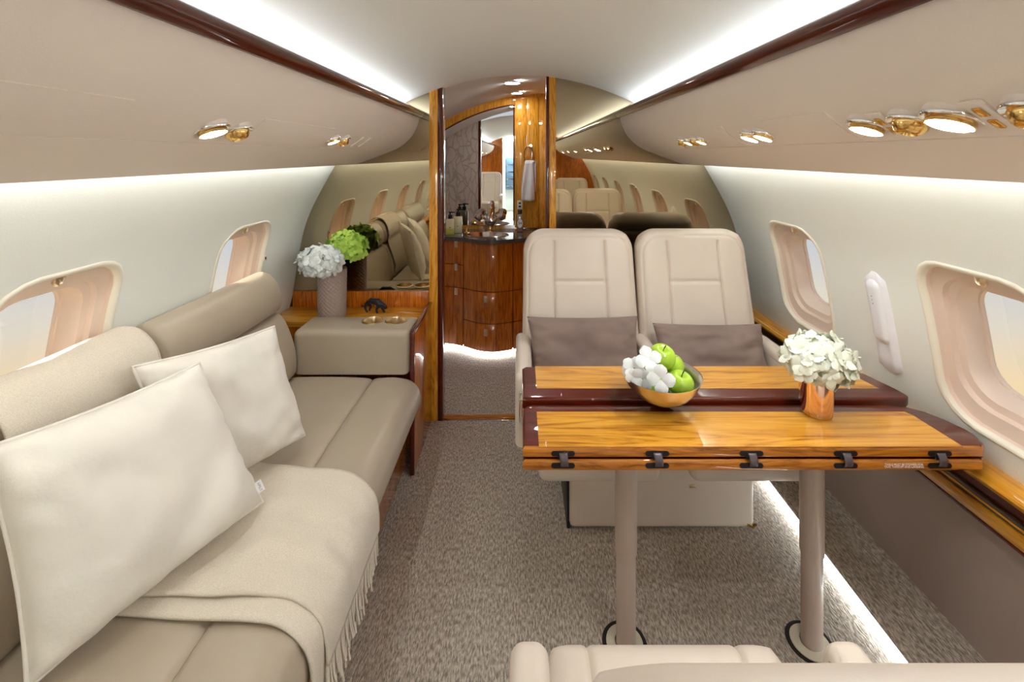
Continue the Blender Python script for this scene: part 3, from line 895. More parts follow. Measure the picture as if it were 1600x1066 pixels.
for v in bm.verts: v.co.y *= 1.7
xf(bm, frame((0.002, 3.3845, 0.887), Vector((1, 0, 0)), Vector((0, 0, 1)), Vector((0, -1, 0))))
lb = obj('oval_label', bm, 'label_white', t)
def text(body, size, M, mat, parent, name='lettering', align='CENTER'):
    cu = bpy.data.curves.new(name, 'FONT'); cu.body = body; cu.size = size; cu.align_x = align; cu.align_y = 'CENTER'; cu.extrude = 0.0002; cu.space_line = 0.85
    tmp = bpy.data.objects.new(name, cu); COL.objects.link(tmp)
    bpy.context.view_layer.update()
    me = bpy.data.meshes.new_from_object(tmp.evaluated_get(bpy.context.evaluated_depsgraph_get()))
    bpy.data.objects.remove(tmp)
    me.transform(M)
    me.materials.clear()
    me.name = name
    return link(name, me, mat, parent)
text('34', 0.030, frame((0.002, 3.3832, 0.887), Vector((1, 0, 0)), Vector((0, 0, 1)), Vector((0, -1, 0))), 'black', lb)
# towel ring, towel, socket
t = thing('towel_ring', 'gold towel ring hanging from a chrome bracket', 'towel ring', (0.075, YL - 0.03, 1.40))
bm = B(); tube(bm, [(0.085, YL - 0.012, 1.475), (0.085, YL - 0.045, 1.475)], [0.02, 0.012], 14); obj('bracket', bm, 'chrome', t)
bm = B(); tube(bm, [(0.070 + 0.036 * math.sin(a), YL - 0.042 , 1.405 + 0.066 * math.cos(a)) for a in [2 * math.pi * k / 32 for k in range(32)]], 0.005, 8, closed=True); obj('ring', bm, 'gold', t)
bm = B()
def tw(u, v):
    # over the ring: front fall, back fall
    L = 0.72 * v
    y = YL - 0.062 - 0.012 * math.sin(u * 9 + 2 * v) * min(1, v * 2)
    return (0.02 + 0.095 * u * (0.62 + 0.38 * min(1, v * 1.6)) + 0.02 * (1 - min(1, v * 1.6)) + 0.008 * (1 - u) * -v, y, 1.350 - 0.305 * v)
grid(bm, tw, 14, 16)
grid(bm, lambda u, v: (0.055 + 0.075 * u, YL - 0.030 - 0.006 * math.sin(u * 7), 1.350 - 0.235 * v), 10, 8)
grid(bm, lambda u, v: (0.040 + 0.072 * u + (0.015) * v, YL - 0.062 + 0.032 * v, 1.350 + 0.012 * math.sin(math.pi * v)), 10, 5)
o = obj('hand_towel', bm, 'towel'); md = o.modifiers.new('thick', 'SOLIDIFY'); md.thickness = 0.006
tag(o, 'white hand towel draped through the gold ring', 'towel')
t = thing('wall_socket', 'small white wall socket below the towel', 'socket', (0.0, YL, 1.01))
bm = box(B(), -0.02, 0.022, YL - 0.018, YL - 0.010, 0.975, 1.045, bev=0.002); obj('plate', bm, 'cream_plastic', t)
for z in (0.998, 1.024): obj('outlet', box(B(), -0.008, 0.010, YL - 0.0195, YL - 0.0175, z - 0.007, z + 0.007), 'black', t)

# ================================================================== AFT END OF THE CABIN (shows in the mirrors)
struct('wall_aft_right', box(B(), 0.32, 1.35, -2.36, -2.30, 0, 1.9), 'walnut_upright', 'walnut bulkhead at the other end of the cabin behind the table side seats')
struct('wall_aft_left', box(B(), -1.35, -0.36, -2.36, -2.30, 0, 1.9), 'walnut_upright', 'walnut bulkhead at the other end of the cabin behind the sofa')
struct('wall_corridor_left', box(B(), -0.42, -0.36, -4.4, -2.36, 0, 1.9), 'wall_cream', 'cream corridor wall beyond the far bulkhead')
struct('wall_corridor_right', box(B(), 0.32, 0.38, -4.4, -2.36, 0, 1.9), 'wall_cream', 'cream corridor wall beyond the far bulkhead, table side')
struct('wall_corridor_end', box(B(), -0.5, 0.5, -4.45, -4.4, 0, 1.9), 'white_plastic', 'pale end wall of the corridor')
t = thing('galley_unit', 'dark blue steel galley unit at the corridor end, seen in the vanity mirror', 'galley', (-0.15, -4.3, 0))
obj('body', box(B(), -0.34, 0.05, -4.39, -4.1, 0.55, 1.35, bev=0.01), 'steel_blue', t)
for k in range(4): obj('shelf', box(B(), -0.33, 0.04, -4.105, -4.08, 0.62 + 0.18 * k, 0.64 + 0.18 * k), 'chrome', t)
bm = box(B(), -0.3, 0.26, -4.2, -2.6, 1.755, 1.765)
tag(obj('corridor_light', bm, 'led_wall'), 'white ceiling light panel over the corridor beyond the cabin', 'lamp')

# ================================================================== SOFA
SOFA = thing('sofa', 'long taupe leather sofa along the window wall with walnut base', 'sofa', (-0.8, 1.0, 0))
YE = 1.962
obj('base_panel', box(B(), -0.520, -0.500, -0.15, YE, 0.045, 0.335, bev=0.002), 'walnut_upright', SOFA)
obj('base_body', box(B(), -1.20, -0.52, -0.15, YE, 0.0, 0.33), 'dark_gap', SOFA)
SEATP = catmull([(-1.02, 0.31, 0), (-1.02, 0.40, 0), (-1.0, 0.432, 0), (-0.90, 0.438, 0), (-0.75, 0.437, 0), (-0.66, 0.433, 0)], 5)[:-1]
SEATP = [(p.x, p.y) for p in SEATP] + [(-0.655, 0.431), (-0.645, 0.427), (-0.640, 0.421), (-0.635, 0.427), (-0.625, 0.431)]
roll = catmull([(-0.61, 0.433, 0), (-0.54, 0.435, 0), (-0.475, 0.422, 0), (-0.437, 0.385, 0), (-0.430, 0.335, 0), (-0.445, 0.300, 0), (-0.48, 0.290, 0)], 5)
SEATP += [(p.x, p.y) for p in roll]
SPLIT = [(-0.12, 0.585), (0.585, 1.315), (1.315, YE - 0.002)]
for c0, c1 in SPLIT:
    def sag(p, c0=c0, c1=c1):
        t = (p.y - c0) / (c1 - c0)
        k = 0.010 * math.sin(math.pi * min(1, max(0, t)))
        return (p.x, p.y, p.z + (k if p.z > 0.40 else 0))
    bm = cushion(B(), SEATP, c0 + 0.001, c1 - 0.001, e=0.018, sag=sag)
    obj('seat_cushion', bm, 'leather_sofa', SOFA, 50)
LOWP = [(p.x, p.y) for p in catmull([(-0.985, 0.44, 0), (-0.968, 0.47, 0), (-0.972, 0.56, 0), (-1.005, 0.66, 0), (-1.035, 0.707, 0), (-1.06, 0.722, 0)], 5)] + [(-1.19, 0.722), (-1.195, 0.43), (-1.02, 0.43)]
UPP = [(p.x, p.y) for p in catmull([(-1.06, 0.724, 0), (-1.033, 0.738, 0), (-1.026, 0.78, 0), (-1.040, 0.84, 0), (-1.072, 0.885, 0), (-1.115, 0.900, 0), (-1.15, 0.888, 0)], 5)] + [(-1.165, 0.86), (-1.185, 0.76), (-1.19, 0.724)]
for c0, c1 in SPLIT:
    obj('back_cushion', cushion(B(), LOWP, c0 + 0.001, c1 - 0.003, e=0.022), 'leather_sofa', SOFA, 50)
    obj('back_bolster', cushion(B(), UPP, c0 + 0.001, c1 - 0.003, e=0.035), 'leather_sofa', SOFA, 50)
# arm with cup holders
ARM = [(1.968, 0.437), (1.966, 0.60)] + [(1.966 + 0.03 * (1 - math.cos(a)), 0.602 + 0.028 * math.sin(a)) for a in [math.pi / 2 * k / 6 for k in range(1, 7)]] + [(2.13, 0.630)] + [(2.13 + 0.02 * math.sin(a), 0.61 + 0.02 * math.cos(a)) for a in [math.pi / 2 * k / 4 for k in range(1, 5)]] + [(2.150, 0.437)]
Marm = Matrix(((0, 1, 0, 0), (1, 0, 0, 0), (0, 0, 1, 0), (0, 0, 0, 1)))
def armsag(p):
    return p
bm = cushion(B(), ARM, -1.0, -0.482, e=0.03, M=Marm)
arm = obj('arm', bm, 'leather_sofa', SOFA, 50)
cut = B()
for cx in (-0.683, -0.575): lathe(cut, [(0.0445, 0.57), (0.0445, 0.66)], (cx, 2.085, 0), 36)
cut = obj('cutter', cut, 'brass_soft')
md = arm.modifiers.new('wells', 'BOOLEAN'); md.object = cut; md.solver = 'EXACT'; md.operation = 'DIFFERENCE'
cut.location = (0, 0, 0)
bpy.context.view_layer.update()
me2 = bpy.data.meshes.new_from_object(arm.evaluated_get(bpy.context.evaluated_depsgraph_get()))
arm.modifiers.clear(); arm.data = me2; bpy.data.objects.remove(cut)
me2.materials.clear(); me2.materials.append(MATS['leather_sofa'])
me2.shade_smooth(); me2.set_sharp_from_angle(angle=math.radians(50))
for cx in (-0.683, -0.575):
    bm = B(); lathe(bm, [(0.050, 0.6295), (0.050, 0.6325), (0.045, 0.634), (0.0435, 0.630), (0.043, 0.572), (0.0, 0.571)], (cx, 2.085, 0), 36, cap=False)
    obj('cup_holder', bm, 'brass_soft', arm)
bm = cushion(B(), [(p[0] - 2.28, p[1]) for p in ARM], -1.0, -0.482, e=0.03, M=Marm)
obj('arm', bm, 'leather_sofa', SOFA, 50)

# ================================================================== END CABINET BEHIND THE SOFA ARM
CAB = thing('end_cabinet', 'glossy walnut cabinet between sofa arm and mirror', 'cabinet', (-0.8, 2.2, 0))
obj('cabinet_top', box(B(), -1.208, -0.478, 2.152, YB - 0.005, 0.575, 0.602, bev=0.001), 'walnut_table', CAB)
obj('body', box(B(), -1.208, -0.485, 2.155, YB - 0.006, 0.0, 0.575), 'walnut_upright', CAB)
obj('backsplash', box(B(), -1.194, -0.478, YB - 0.016, YB - 0.005, 0.602, 0.685, bev=0.001), 'walnut_upright', CAB)
ep = obj('end_panel', box(B(), -0.478, -0.464, 1.97, YB - 0.015, 0.0, 0.622, bev=0.003), 'walnut_upright', CAB)
obj('panel_edge', box(B(), -0.480, -0.460, 1.955, 1.972, 0.0, 0.628, bev=0.005), 'mahogany', CAB)
obj('panel_top_edge', box(B(), -0.481, -0.460, 1.965, YB - 0.014, 0.616, 0.630, bev=0.004), 'mahogany', CAB)

# ================================================================== SEATS (built facing -y, floor origin)
def make_seat(label, arms, rec=0.16):
    t = thing('cabin_seat', label, 'seat', (0, 0, 0), 'beige leather cabin seats', worldspace=False)
    th = math.atan2(rec, 0.62)
    ay = Vector((0, math.sin(th), math.cos(th))); az = Vector((0, -math.cos(th), math.sin(th)))
    Mb = frame(Vector((0, 0.12, 0.45)) - az * 0.055, Vector((1, 0, 0)), ay, az)
    def gr(x, y):
        g = 0.0
        if y < 0.585: g += seam(abs(x) - 0.117) * min(1, max(0, (0.60 - y) / 0.02))
        if abs(x) < 0.117: g += seam(y - 0.408) * 1.0
        bulge = -0.004 * max(0, 1 - (x / 0.117) ** 2) * max(0, 1 - ((y - 0.50) / 0.09) ** 2)
        qx, qy = max(abs(x) - 0.145, 0), max(y - 0.52, 0)
        g += 0.55 * seam(math.hypot(qx, qy) - 0.088)
        return g + bulge
    bm = pad(0.515, 0.645, 0.055, 0.07, 0.10, 0.055, gr, 110, 120, taper=0.035)
    br = obj('backrest', xf(bm, Mb), 'leather_seat', t, 80)
    bm = B()
    pth = []
    for k in range(33):
        u = k / 32
        if u < 0.25: q = (-0.232, 0.02 + (0.53 - 0.02) * u / 0.25)
        elif u > 0.75: q = (0.232, 0.02 + (0.53 - 0.02) * (1 - u) / 0.25)
        else:
            a = math.pi * (u - 0.25) / 0.5; q = (-math.copysign(1, math.cos(a)) * (0.232 - 0.085 + 0.085 * min(1, abs(math.cos(a)) ** 0.5)) if abs(math.cos(a)) > 0.35 else -math.cos(a) / 0.35 * (0.232 - 0.035), 0.53 + 0.088 * min(1, math.sin(a) ** 0.5 if math.sin(a) > 0 else 0))
        pth.append(q)
    # seat cushion
    def gs(x, y):
        return seam(abs(x) - 0.14) + (seam(y - 0.22) if abs(x) < 0.14 else 0)
    Ms = frame((0, -0.29, 0.432), Vector((1, 0, 0)), Vector((0, 1, 0)), Vector((0, 0, 1)))
    bm = pad(0.455, 0.45, 0.055, 0.05, 0.06, 0.05, gs, 90, 80)
    obj('seat_cushion', xf(bm, Ms), 'leather_seat', t, 80)
    obj('seat_pan', box(B(), -0.205, 0.205, -0.265, 0.16, 0.305, 0.40, bev=0.03, seg=4), 'leather_seat', t)
    obj('back_shell', xf(box(B(), -0.23, 0.23, 0.03, 0.56, -0.085, -0.03, bev=0.02, seg=3), Mb), 'leather_seat', t)
    for s in arms:
        x = s * 0.252
        pr = [(p.x, p.y) for p in catmull([(-0.155, 0.36, 0), (-0.163, 0.48, 0), (-0.163, 0.57, 0), (-0.150, 0.612, 0), (-0.11, 0.625, 0), (0.10, 0.632, 0), (0.20, 0.625, 0), (0.235, 0.60, 0), (0.24, 0.50, 0), (0.22, 0.36, 0)], 4)]
        # arms run down to the seat pan
        bm = cushion(B(), pr, x - 0.031, x + 0.031, e=0.022, M=Marm)
        a = obj('armrest', bm, 'leather_seat', t, 60)
        if s == arms[0]:
            bm = box(B(), x - 0.017, x + 0.017, -0.170, -0.160, 0.455, 0.565, bev=0.004); pl = obj('control_plate', bm, 'chrome', a)
            obj('gold_button', box(B(), x - 0.008, x + 0.008, -0.176, -0.168, 0.485, 0.505, bev=0.003), 'gold', pl) if False else None
            obj('control_button', box(B(), x - 0.009, x + 0.009, -0.177, -0.168, 0.48, 0.53, bev=0.003), 'gold', a)
    return t
s1 = make_seat('beige leather seat facing us next to the aisle, taupe cushion on it', (-1, 1)); s1.location = (0.267, 1.75, 0)
s2 = make_seat('beige leather seat facing us beside the window, taupe cushion on it', (1,)); s2.location = (0.777, 1.75, 0)
s3 = make_seat('beige leather seat in the foreground with its back to us, beside the aisle', (1, -1), 0.143); s3.location = (0.267, 0.575, 0); s3.rotation_euler.z = math.pi
s4 = make_seat('beige leather seat in the foreground with its back to us, beside the window', (-1,), 0.143); s4.location = (0.777, 0.50, 0); s4.rotation_euler.z = math.pi
s5 = dup(s2, (0.267, -1.72, 0), 'beige seat by the far walnut bulkhead, aisle side, seen in the mirror', math.pi)
s6 = dup(s1, (0.777, -1.72, 0), 'beige seat by the far walnut bulkhead, window side, seen in the mirror', math.pi)
s7 = dup(s1, (-0.62, -1.80, 0), 'beige seat across the aisle beyond the sofa, seen in the vanity mirror', math.pi)

def seat_base(y0, y1, x0, x1, label):
    t = thing('seat_base', label, 'seat base', ((x0 + x1) / 2, (y0 + y1) / 2, 0), 'seat bases')
    obj('shroud', box(B(), x0, x1, y0, y1, 0.01, 0.285, bev=0.02, seg=3), 'leather_seat', t)
    obj('skid', box(B(), x0 - 0.008, x0 + 0.004, y0 + 0.015, y1 - 0.02, 0.0, 0.20, bev=0.002), 'black', t)
    obj('seat_track', box(B(), x0 + 0.05, x1 - 0.05, y0 + 0.03, y1 - 0.03, 0.28, 0.31), 'seat_dark', t)
    bm = B(); tube(bm, [(x1 - 0.03, y0 - 0.004, 0.03), (x1 - 0.012, y0 - 0.006, 0.022), (x1 + 0.004, y0 + 0.002, 0.026), (x1 + 0.004, y0 + 0.02, 0.012)], 0.0045, 6); obj('pull_cord', bm, 'gold', t)
    obj('latch_button', box(B(), (x0 + x1) / 2 + 0.10, (x0 + x1) / 2 + 0.125, y0 - 0.003, y0 + 0.003, 0.165, 0.175, bev=0.001), 'brass_soft', t)
    return t
seat_base(1.665, 1.97, 0.185, 0.875, 'beige upholstered base under the two seats facing us')
seat_base(0.36, 0.66, 0.185, 0.875, 'beige upholstered base under the foreground seats')
seat_base(-1.95, -1.65, 0.185, 0.875, 'beige upholstered base under the seats by the far bulkhead')
seat_base(-2.0, -1.72, -0.75, -0.49, 'beige upholstered base under the single seat across the aisle')

# ================================================================== CUSHIONS
def pillow(name, label, TL, TR, BL, BR, T, mat, seed, group, rear=1.0, brand=None, piping=True):
    TL, TR, BL, BR = map(Vector, (TL, TR, BL, BR))
    ctr = (TL + TR + BL + BR) / 4
    nrm = ((TR - TL).cross(TL - BL)).normalized()     # towards the viewer side
    if nrm.dot(Vector((0, 0, 1.4)) - ctr) < 0: nrm = -nrm
    t = thing(name, label, 'cushion', (ctr.x, ctr.y, min(BL.z, BR.z)), group)
    bm = B()
    def P(u, v, s):
        a, b_ = 2 * u - 1, 2 * v - 1
        pin = 0.055
        uu = 0.5 + 0.5 * a * (1 - pin * (1 - b_ * b_) ** 1.0 * abs(a) ** 3)
        vv = 0.5 + 0.5 * b_ * (1 - pin * (1 - a * a) * abs(b_) ** 3)
        p = TL * (1 - uu) * vv + TR * uu * vv + BL * (1 - uu) * (1 - vv) + BR * uu * (1 - vv)
        f = max(0.0, (1 - a ** 4) * (1 - b_ ** 4))
        h = T * (f ** 0.55) * (0.80 + 0.20 * (1 - b_) / 2 * 1.6)
        w = noise.noise(Vector((a * 1.9 + seed, b_ * 1.9, seed * 3.1 + s))) * 0.020 * f + noise.noise(Vector((a * 4.2 + seed, b_ * 3.1, seed * 1.7 + s))) * 0.007 * f
        rd = abs(abs(a) - abs(b_))
        cr = noise.noise(Vector((a * 6 + seed, b_ * 6, seed + s * 2))) * 0.011 * (1 - f) * min(1, f * 8) * (1 if f > 0 else 0)
        if s < 0: h, w, cr = h * rear, w * 0.3, cr * 0.3
        return p + nrm * s * (h + w + cr)
    n = 44
    grid(bm, lambda u, v: P(u, v, 1), n, n); grid(bm, lambda u, v: P(u, v, -1), n, n)
    bmesh.ops.remove_doubles(bm, verts=bm.verts, dist=1e-5)
    obj('cover', bm, mat, t, 80)
    pts = [P(k / 30, 0, 1) for k in range(30)] + [P(1, k / 30, 1) for k in range(30)] + [P(1 - k / 30, 1, 1) for k in range(30)] + [P(0, 1 - k / 30, 1) for k in range(30)]
    if piping:
        bm = B(); tube(bm, pts, 0.0042, 8, closed=True); obj('piping', bm, mat, t)
    if brand:
        q = P(1, 0.10, 1); ex = (BR - BL).normalized(); ey = (TR - BR).normalized(); ez = ex.cross(ey).normalized()
        if ez.dot(nrm) < 0: ez = -ez
        M = frame(q + ex * 0.008 + nrm * 0.005, ey * -1, ex, ez)
        bm = box(B(), -0.015, 0.015, -0.012, 0.011, -0.0006, 0.0006); xf(bm, M); tg = obj('woven_tag', bm, 'label_white', t)
        Mt = frame(q + ex * 0.009 + nrm * 0.0065, ex * 0 + ey * -1, ex, ez)
        text(brand, 0.0085, Mt, 'grey_line', tg)
    return t
pillow('throw_cushion', 'large ivory velvet cushion in front on the sofa, white tag at its seam', (-0.985, 0.818, 0.862), (-0.850, 1.188, 0.850), (-0.864, 0.786, 0.464), (-0.684, 1.192, 0.478), 0.080, 'velvet_ivory', 1.3, 'ivory sofa cushions', rear=0.35, brand='APELT')
pillow('throw_cushion', 'ivory velvet cushion leaning on the sofa back behind the large one', (-0.975, 1.128, 0.868), (-0.800, 1.458, 0.843), (-0.870, 1.150, 0.480), (-0.708, 1.475, 0.478), 0.068, 'velvet_ivory', 4.7, 'ivory sofa cushions', rear=0.30)
pillow('lumbar_cushion', 'taupe velvet lumbar cushion on the aisle seat facing us', (0.030, 1.850, 0.735), (0.490, 1.862, 0.733), (0.048, 1.775, 0.497), (0.485, 1.775, 0.497), 0.058, 'velvet_taupe', 2.2, 'taupe lumbar cushions', piping=False)
pillow('lumbar_cushion', 'taupe velvet lumbar cushion on the window seat facing us', (0.548, 1.850, 0.708), (1.005, 1.862, 0.700), (0.560, 1.775, 0.490), (1.00, 1.775, 0.490), 0.058, 'velvet_taupe', 8.4, 'taupe lumbar cushions', piping=False)

# ================================================================== THROW BLANKETS
def polyline(pts, t):
    L = [0.0]
    for a, b_ in zip(pts, pts[1:]): L.append(L[-1] + (Vector(b_) - Vector(a)).length)
    d = t * L[-1]
    for i in range(1, len(L)):
        if d <= L[i] + 1e-9:
            k = (d - L[i - 1]) / (L[i] - L[i - 1]); return Vector(pts[i - 1]).lerp(Vector(pts[i]), k)
    return Vector(pts[-1])
def blanket(path, ya0, ya1, yb0, yb1, seed, amp=0.006, nu=40, nv=50):
    path = [tuple(p) for p in catmull([(a, b_, 0) for a, b_ in path], 6)]
    def f(u, v):
        q = polyline(path, v)
        y = (ya0 + (yb0 - ya0) * v) * (1 - u) + (ya1 + (yb1 - ya1) * v) * u
        w = noise.noise(Vector((u * 4, v * 5, seed))) * amp + 0.5 * amp * noise.noise(Vector((u * 11, v * 6, seed + 4)))
        return Vector((q.x + (w if v > 0.75 else 0), y + 0.006 * noise.noise(Vector((u * 2, v * 4, seed + 9))), q.y + amp + w))
    return f
T1 = thing('throw_blanket', 'beige wool throw with fringe draped over the sofa seat and front edge', 'blanket', (-0.6, 1.15, 0.44))
FOLD = [(-0.96, 0.452), (-0.80, 0.455), (-0.66, 0.453), (-0.56, 0.455), (-0.485, 0.446), (-0.432, 0.405), (-0.415, 0.355), (-0.412, 0.305)]
LOWL = [(-0.96, 0.444), (-0.80, 0.447), (-0.66, 0.445), (-0.56, 0.447), (-0.490, 0.437), (-0.440, 0.395), (-0.424, 0.345), (-0.421, 0.265)]
def fringe(f, n, length, seed, parent):
    bm = B(); r = random.Random(seed)
    for k in range(n):
        u = (k + 0.5) / n
        p = f(u, 1.0); L = length * r.uniform(0.85, 1.1)
        dx, dy = r.uniform(-0.006, 0.012), r.uniform(-0.010, 0.006)
        pts = [p + Vector((0.0 + dx * q * q, dy * q, -L * q + 0.004)) for q in (0, 0.35, 0.7, 1.0)]
        tube(bm, pts, [0.0026, 0.0030, 0.0030, 0.0036], 5)
    o = obj('fringe', bm, 'wool', parent); o['kind'] = 'stuff'
for nm, pth, yy, sd, L in (('top_layer', FOLD, (0.955, 1.385, 0.955, 1.300), 3.0, 0.078), ('under_layer', LOWL, (0.925, 1.405, 0.900, 1.275), 8.0, 0.09)):
    f = blanket(pth, *yy, sd)
    bm = B(); grid(bm, f, 40, 60)
    o = obj(nm, bm, 'wool', T1, 80); md = o.modifiers.new('thick', 'SOLIDIFY'); md.thickness = 0.006; md.offset = 1
    fringe(f, 46, L, int(sd), o)
BACK = [(-0.963, 0.50), (-0.964, 0.56), (-0.998, 0.665), (-1.020, 0.735), (-1.016, 0.785), (-1.028, 0.85), (-1.066, 0.899), (-1.115, 0.912), (-1.142, 0.903), (-1.153, 0.893)]
f = blanket(BACK, 0.90, 1.275, 0.885, 1.262, 5.0, amp=0.003)
bm = B(); grid(bm, f, 36, 60)
o = obj('back_throw', bm, 'wool', None, 80); md = o.modifiers.new('thick', 'SOLIDIFY'); md.thickness = 0.006; md.offset = 1
tag(o, 'beige wool throw hanging over the top of the sofa back', 'blanket')

# ================================================================== TABLE
TB = thing('dining_table', 'glossy walnut folding table on two beige legs', 'table', (0.57, 1.29, 0))
def leaf(poly, z1, th, inlay=None, sub=True, edge=True):
    bm = prism(B(), poly, z1 - th, z1, bev=0.008, seg=4)
    bmesh.ops.recalc_face_normals(bm, faces=bm.faces)
    for fc in bm.faces:
        fc.normal_update()
        if edge and fc.normal.y < -0.55: fc.material_index = 1
    o = obj('table_leaf', bm, ['mahogany_x', 'walnut_edge'], TB, 40)
    if inlay:
        bm = prism(B(), inlay, z1 - 0.001, z1 + 0.0005)
        obj('inlay', bm, 'walnut_table', o)
    return o
ZN = 0.674
leaf([(0.008, 1.318), (1.135, 1.318), (1.158, 1.335), (1.155, 1.37), (1.120, 1.505), (1.10, 1.518), (0.02, 1.518), (0.008, 1.505)], 0.686, 0.034,
     [(0.052, 1.372), (1.100, 1.372), (1.070, 1.516), (0.052, 1.516)], edge=False)
near = [(0.008, 1.116), (1.152, 1.116), (1.172, 1.130), (1.186, 1.165), (1.186, 1.19), (1.172, 1.235), (1.150, 1.275), (1.115, 1.300), (1.07, 1.308), (0.03, 1.308), (0.012, 1.295), (0.008, 1.28)]
leaf(near, ZN, 0.029, [(0.048, 1.1165), (1.105, 1.1165), (1.098, 1.25), (1.09, 1.268), (0.048, 1.268)])
leaf(near, ZN - 0.033, 0.029)
bm = box(B(), 0.10, 1.05, 1.17, 1.47, 0.585, 0.612, bev=0.005)
obj('under_frame', bm, 'black_metal', TB)
for k in range(5):
    hx = 0.108 + 0.2345 * k
    y = 1.116
    hg = obj('hinge', box(B(), hx - 0.013, hx + 0.013, y - 0.0035, y + 0.004, ZN - 0.030, ZN - 0.012, bev=0.001), 'black_metal', TB)
    for z in (ZN - 0.0165, ZN - 0.0465):
        def slot(bm, z=z):
            pts = []
            for j in range(12):
                a = -math.pi / 2 + math.pi * j / 11; pts.append((hx + 0.023 + 0.0065 * math.cos(a), 0.0065 * math.sin(a)))
            for j in range(12):
                a = math.pi / 2 + math.pi * j / 11; pts.append((hx - 0.023 + 0.0065 * math.cos(a), 0.0065 * math.sin(a)))
            return prism(bm, pts, 0, 0.0022, M=frame((0, y + 0.0005, z), Vector((1, 0, 0)), Vector((0, 0, 1)), Vector((0, -1, 0))))
        obj('hinge_plate', slot(B()), 'black_metal', hg)
    bm = B(); grid(bm, lambda u, v: (hx - 0.010 + 0.02 * u + 0.004 * v, y - 0.003 - 0.006 * math.sin(math.pi * v), ZN - 0.014 - 0.032 * v), 4, 8)
    o = obj('hinge_strap', bm, 'strap_grey', hg); md = o.modifiers.new('thick', 'SOLIDIFY'); md.thickness = 0.002
text('TABLE MUST BE STOWED FOR\nTAXI, TAKEOFF AND LANDING', 0.0070, frame((0.957, 1.1152, ZN - 0.0470), Vector((1, 0, 0)), Vector((0, 0, 1)), Vector((0, -1, 0))), 'label_white', TB)
for lx in (0.305, 0.838):
    bm = B(); lathe(bm, [(0.0305, 0.265), (0.031, 0.268), (0.031, 0.60)], (lx, 1.285, 0), 32); lg = obj('leg', bm, 'leg_paint', TB)
    bm = B(); lathe(bm, [(0.0275, 0.0), (0.0275, 0.27)], (lx, 1.285, 0), 32); obj('leg_tube', bm, 'leg_paint', lg)
    bm = B(); lathe(bm, [(0.052, 0.0005), (0.052, 0.004), (0.028, 0.006)], (lx - 0.004, 1.285, 0), 32, cap=False); obj('floor_plate', bm, 'cream_plastic', lg)
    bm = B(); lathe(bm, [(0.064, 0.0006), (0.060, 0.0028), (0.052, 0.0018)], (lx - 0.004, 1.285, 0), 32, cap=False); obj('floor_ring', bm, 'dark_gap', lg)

# ================================================================== BOWL, APPLES, FLOWERS
BX, BY, BZ = 0.411, 1.292, 0.6862
BY = 1.30
t = thing('fruit_bowl', 'hammered silver bowl holding green apples on the table', 'bowl', (BX, BY, BZ))
pr = [(0.0, 0.004), (0.030, 0.004), (0.034, 0.0), (0.036, 0.003), (0.05, 0.010), (0.080, 0.030), (0.100, 0.055), (0.111, 0.080), (0.113, 0.083), (0.109, 0.082), (0.097, 0.056), (0.077, 0.034), (0.045, 0.015), (0.0, 0.011)]
bm = B(); lathe(bm, pr, (BX, BY, BZ), 48, cap=False)
obj('bowl_body', bm, 'silver', t, 60)
def apple(x, y, z, label, tilt, spin):
    t = thing('green_apple', label, 'apple', (x, y, z), 'green apples')
    R = 0.039
    pr = []
    for k in range(21):
        a = math.pi * k / 20
        r = R * math.sin(a) * (1.0 + 0.05 * math.cos(a)); h = R * 0.92 * math.cos(a)
        h -= 0.013 * math.exp(-(r / 0.011) ** 2) * (1 if h > 0 else -0.6)
        pr.append((max(r, 0.0), h))
    M = Matrix.Rotation(spin, 4, 'Z') @ Matrix.Rotation(tilt, 4, 'X')
    bm = B(); lathe(bm, pr, (x, y, z), 28, M=M, cap=False); obj('fruit', bm, 'apple', t, 80)
    bm = B(); tube(bm, [M @ Vector(p) + Vector((x, y, z)) for p in ((0, 0, 0.020), (0.001, 0, 0.032), (0.005, 0, 0.042))], [0.0013, 0.0013, 0.002], 6); obj('stem', bm, 'apple_stem', t)
apple(BX - 0.030, BY - 0.030, BZ + 0.057, 'green apple low in the bowl under the white petals', 0.2, 0.3)
apple(BX + 0.046, BY - 0.022, BZ + 0.062, 'green apple at the bowl front with its stem up', 0.25, 0.5)
apple(BX + 0.042, BY + 0.046, BZ + 0.084, 'green apple mostly hidden behind the front one', 0.3, 2.0)
apple(BX + 0.006, BY + 0.014, BZ + 0.122, 'topmost green apple on the pile in the bowl', 0.35, 0.2)

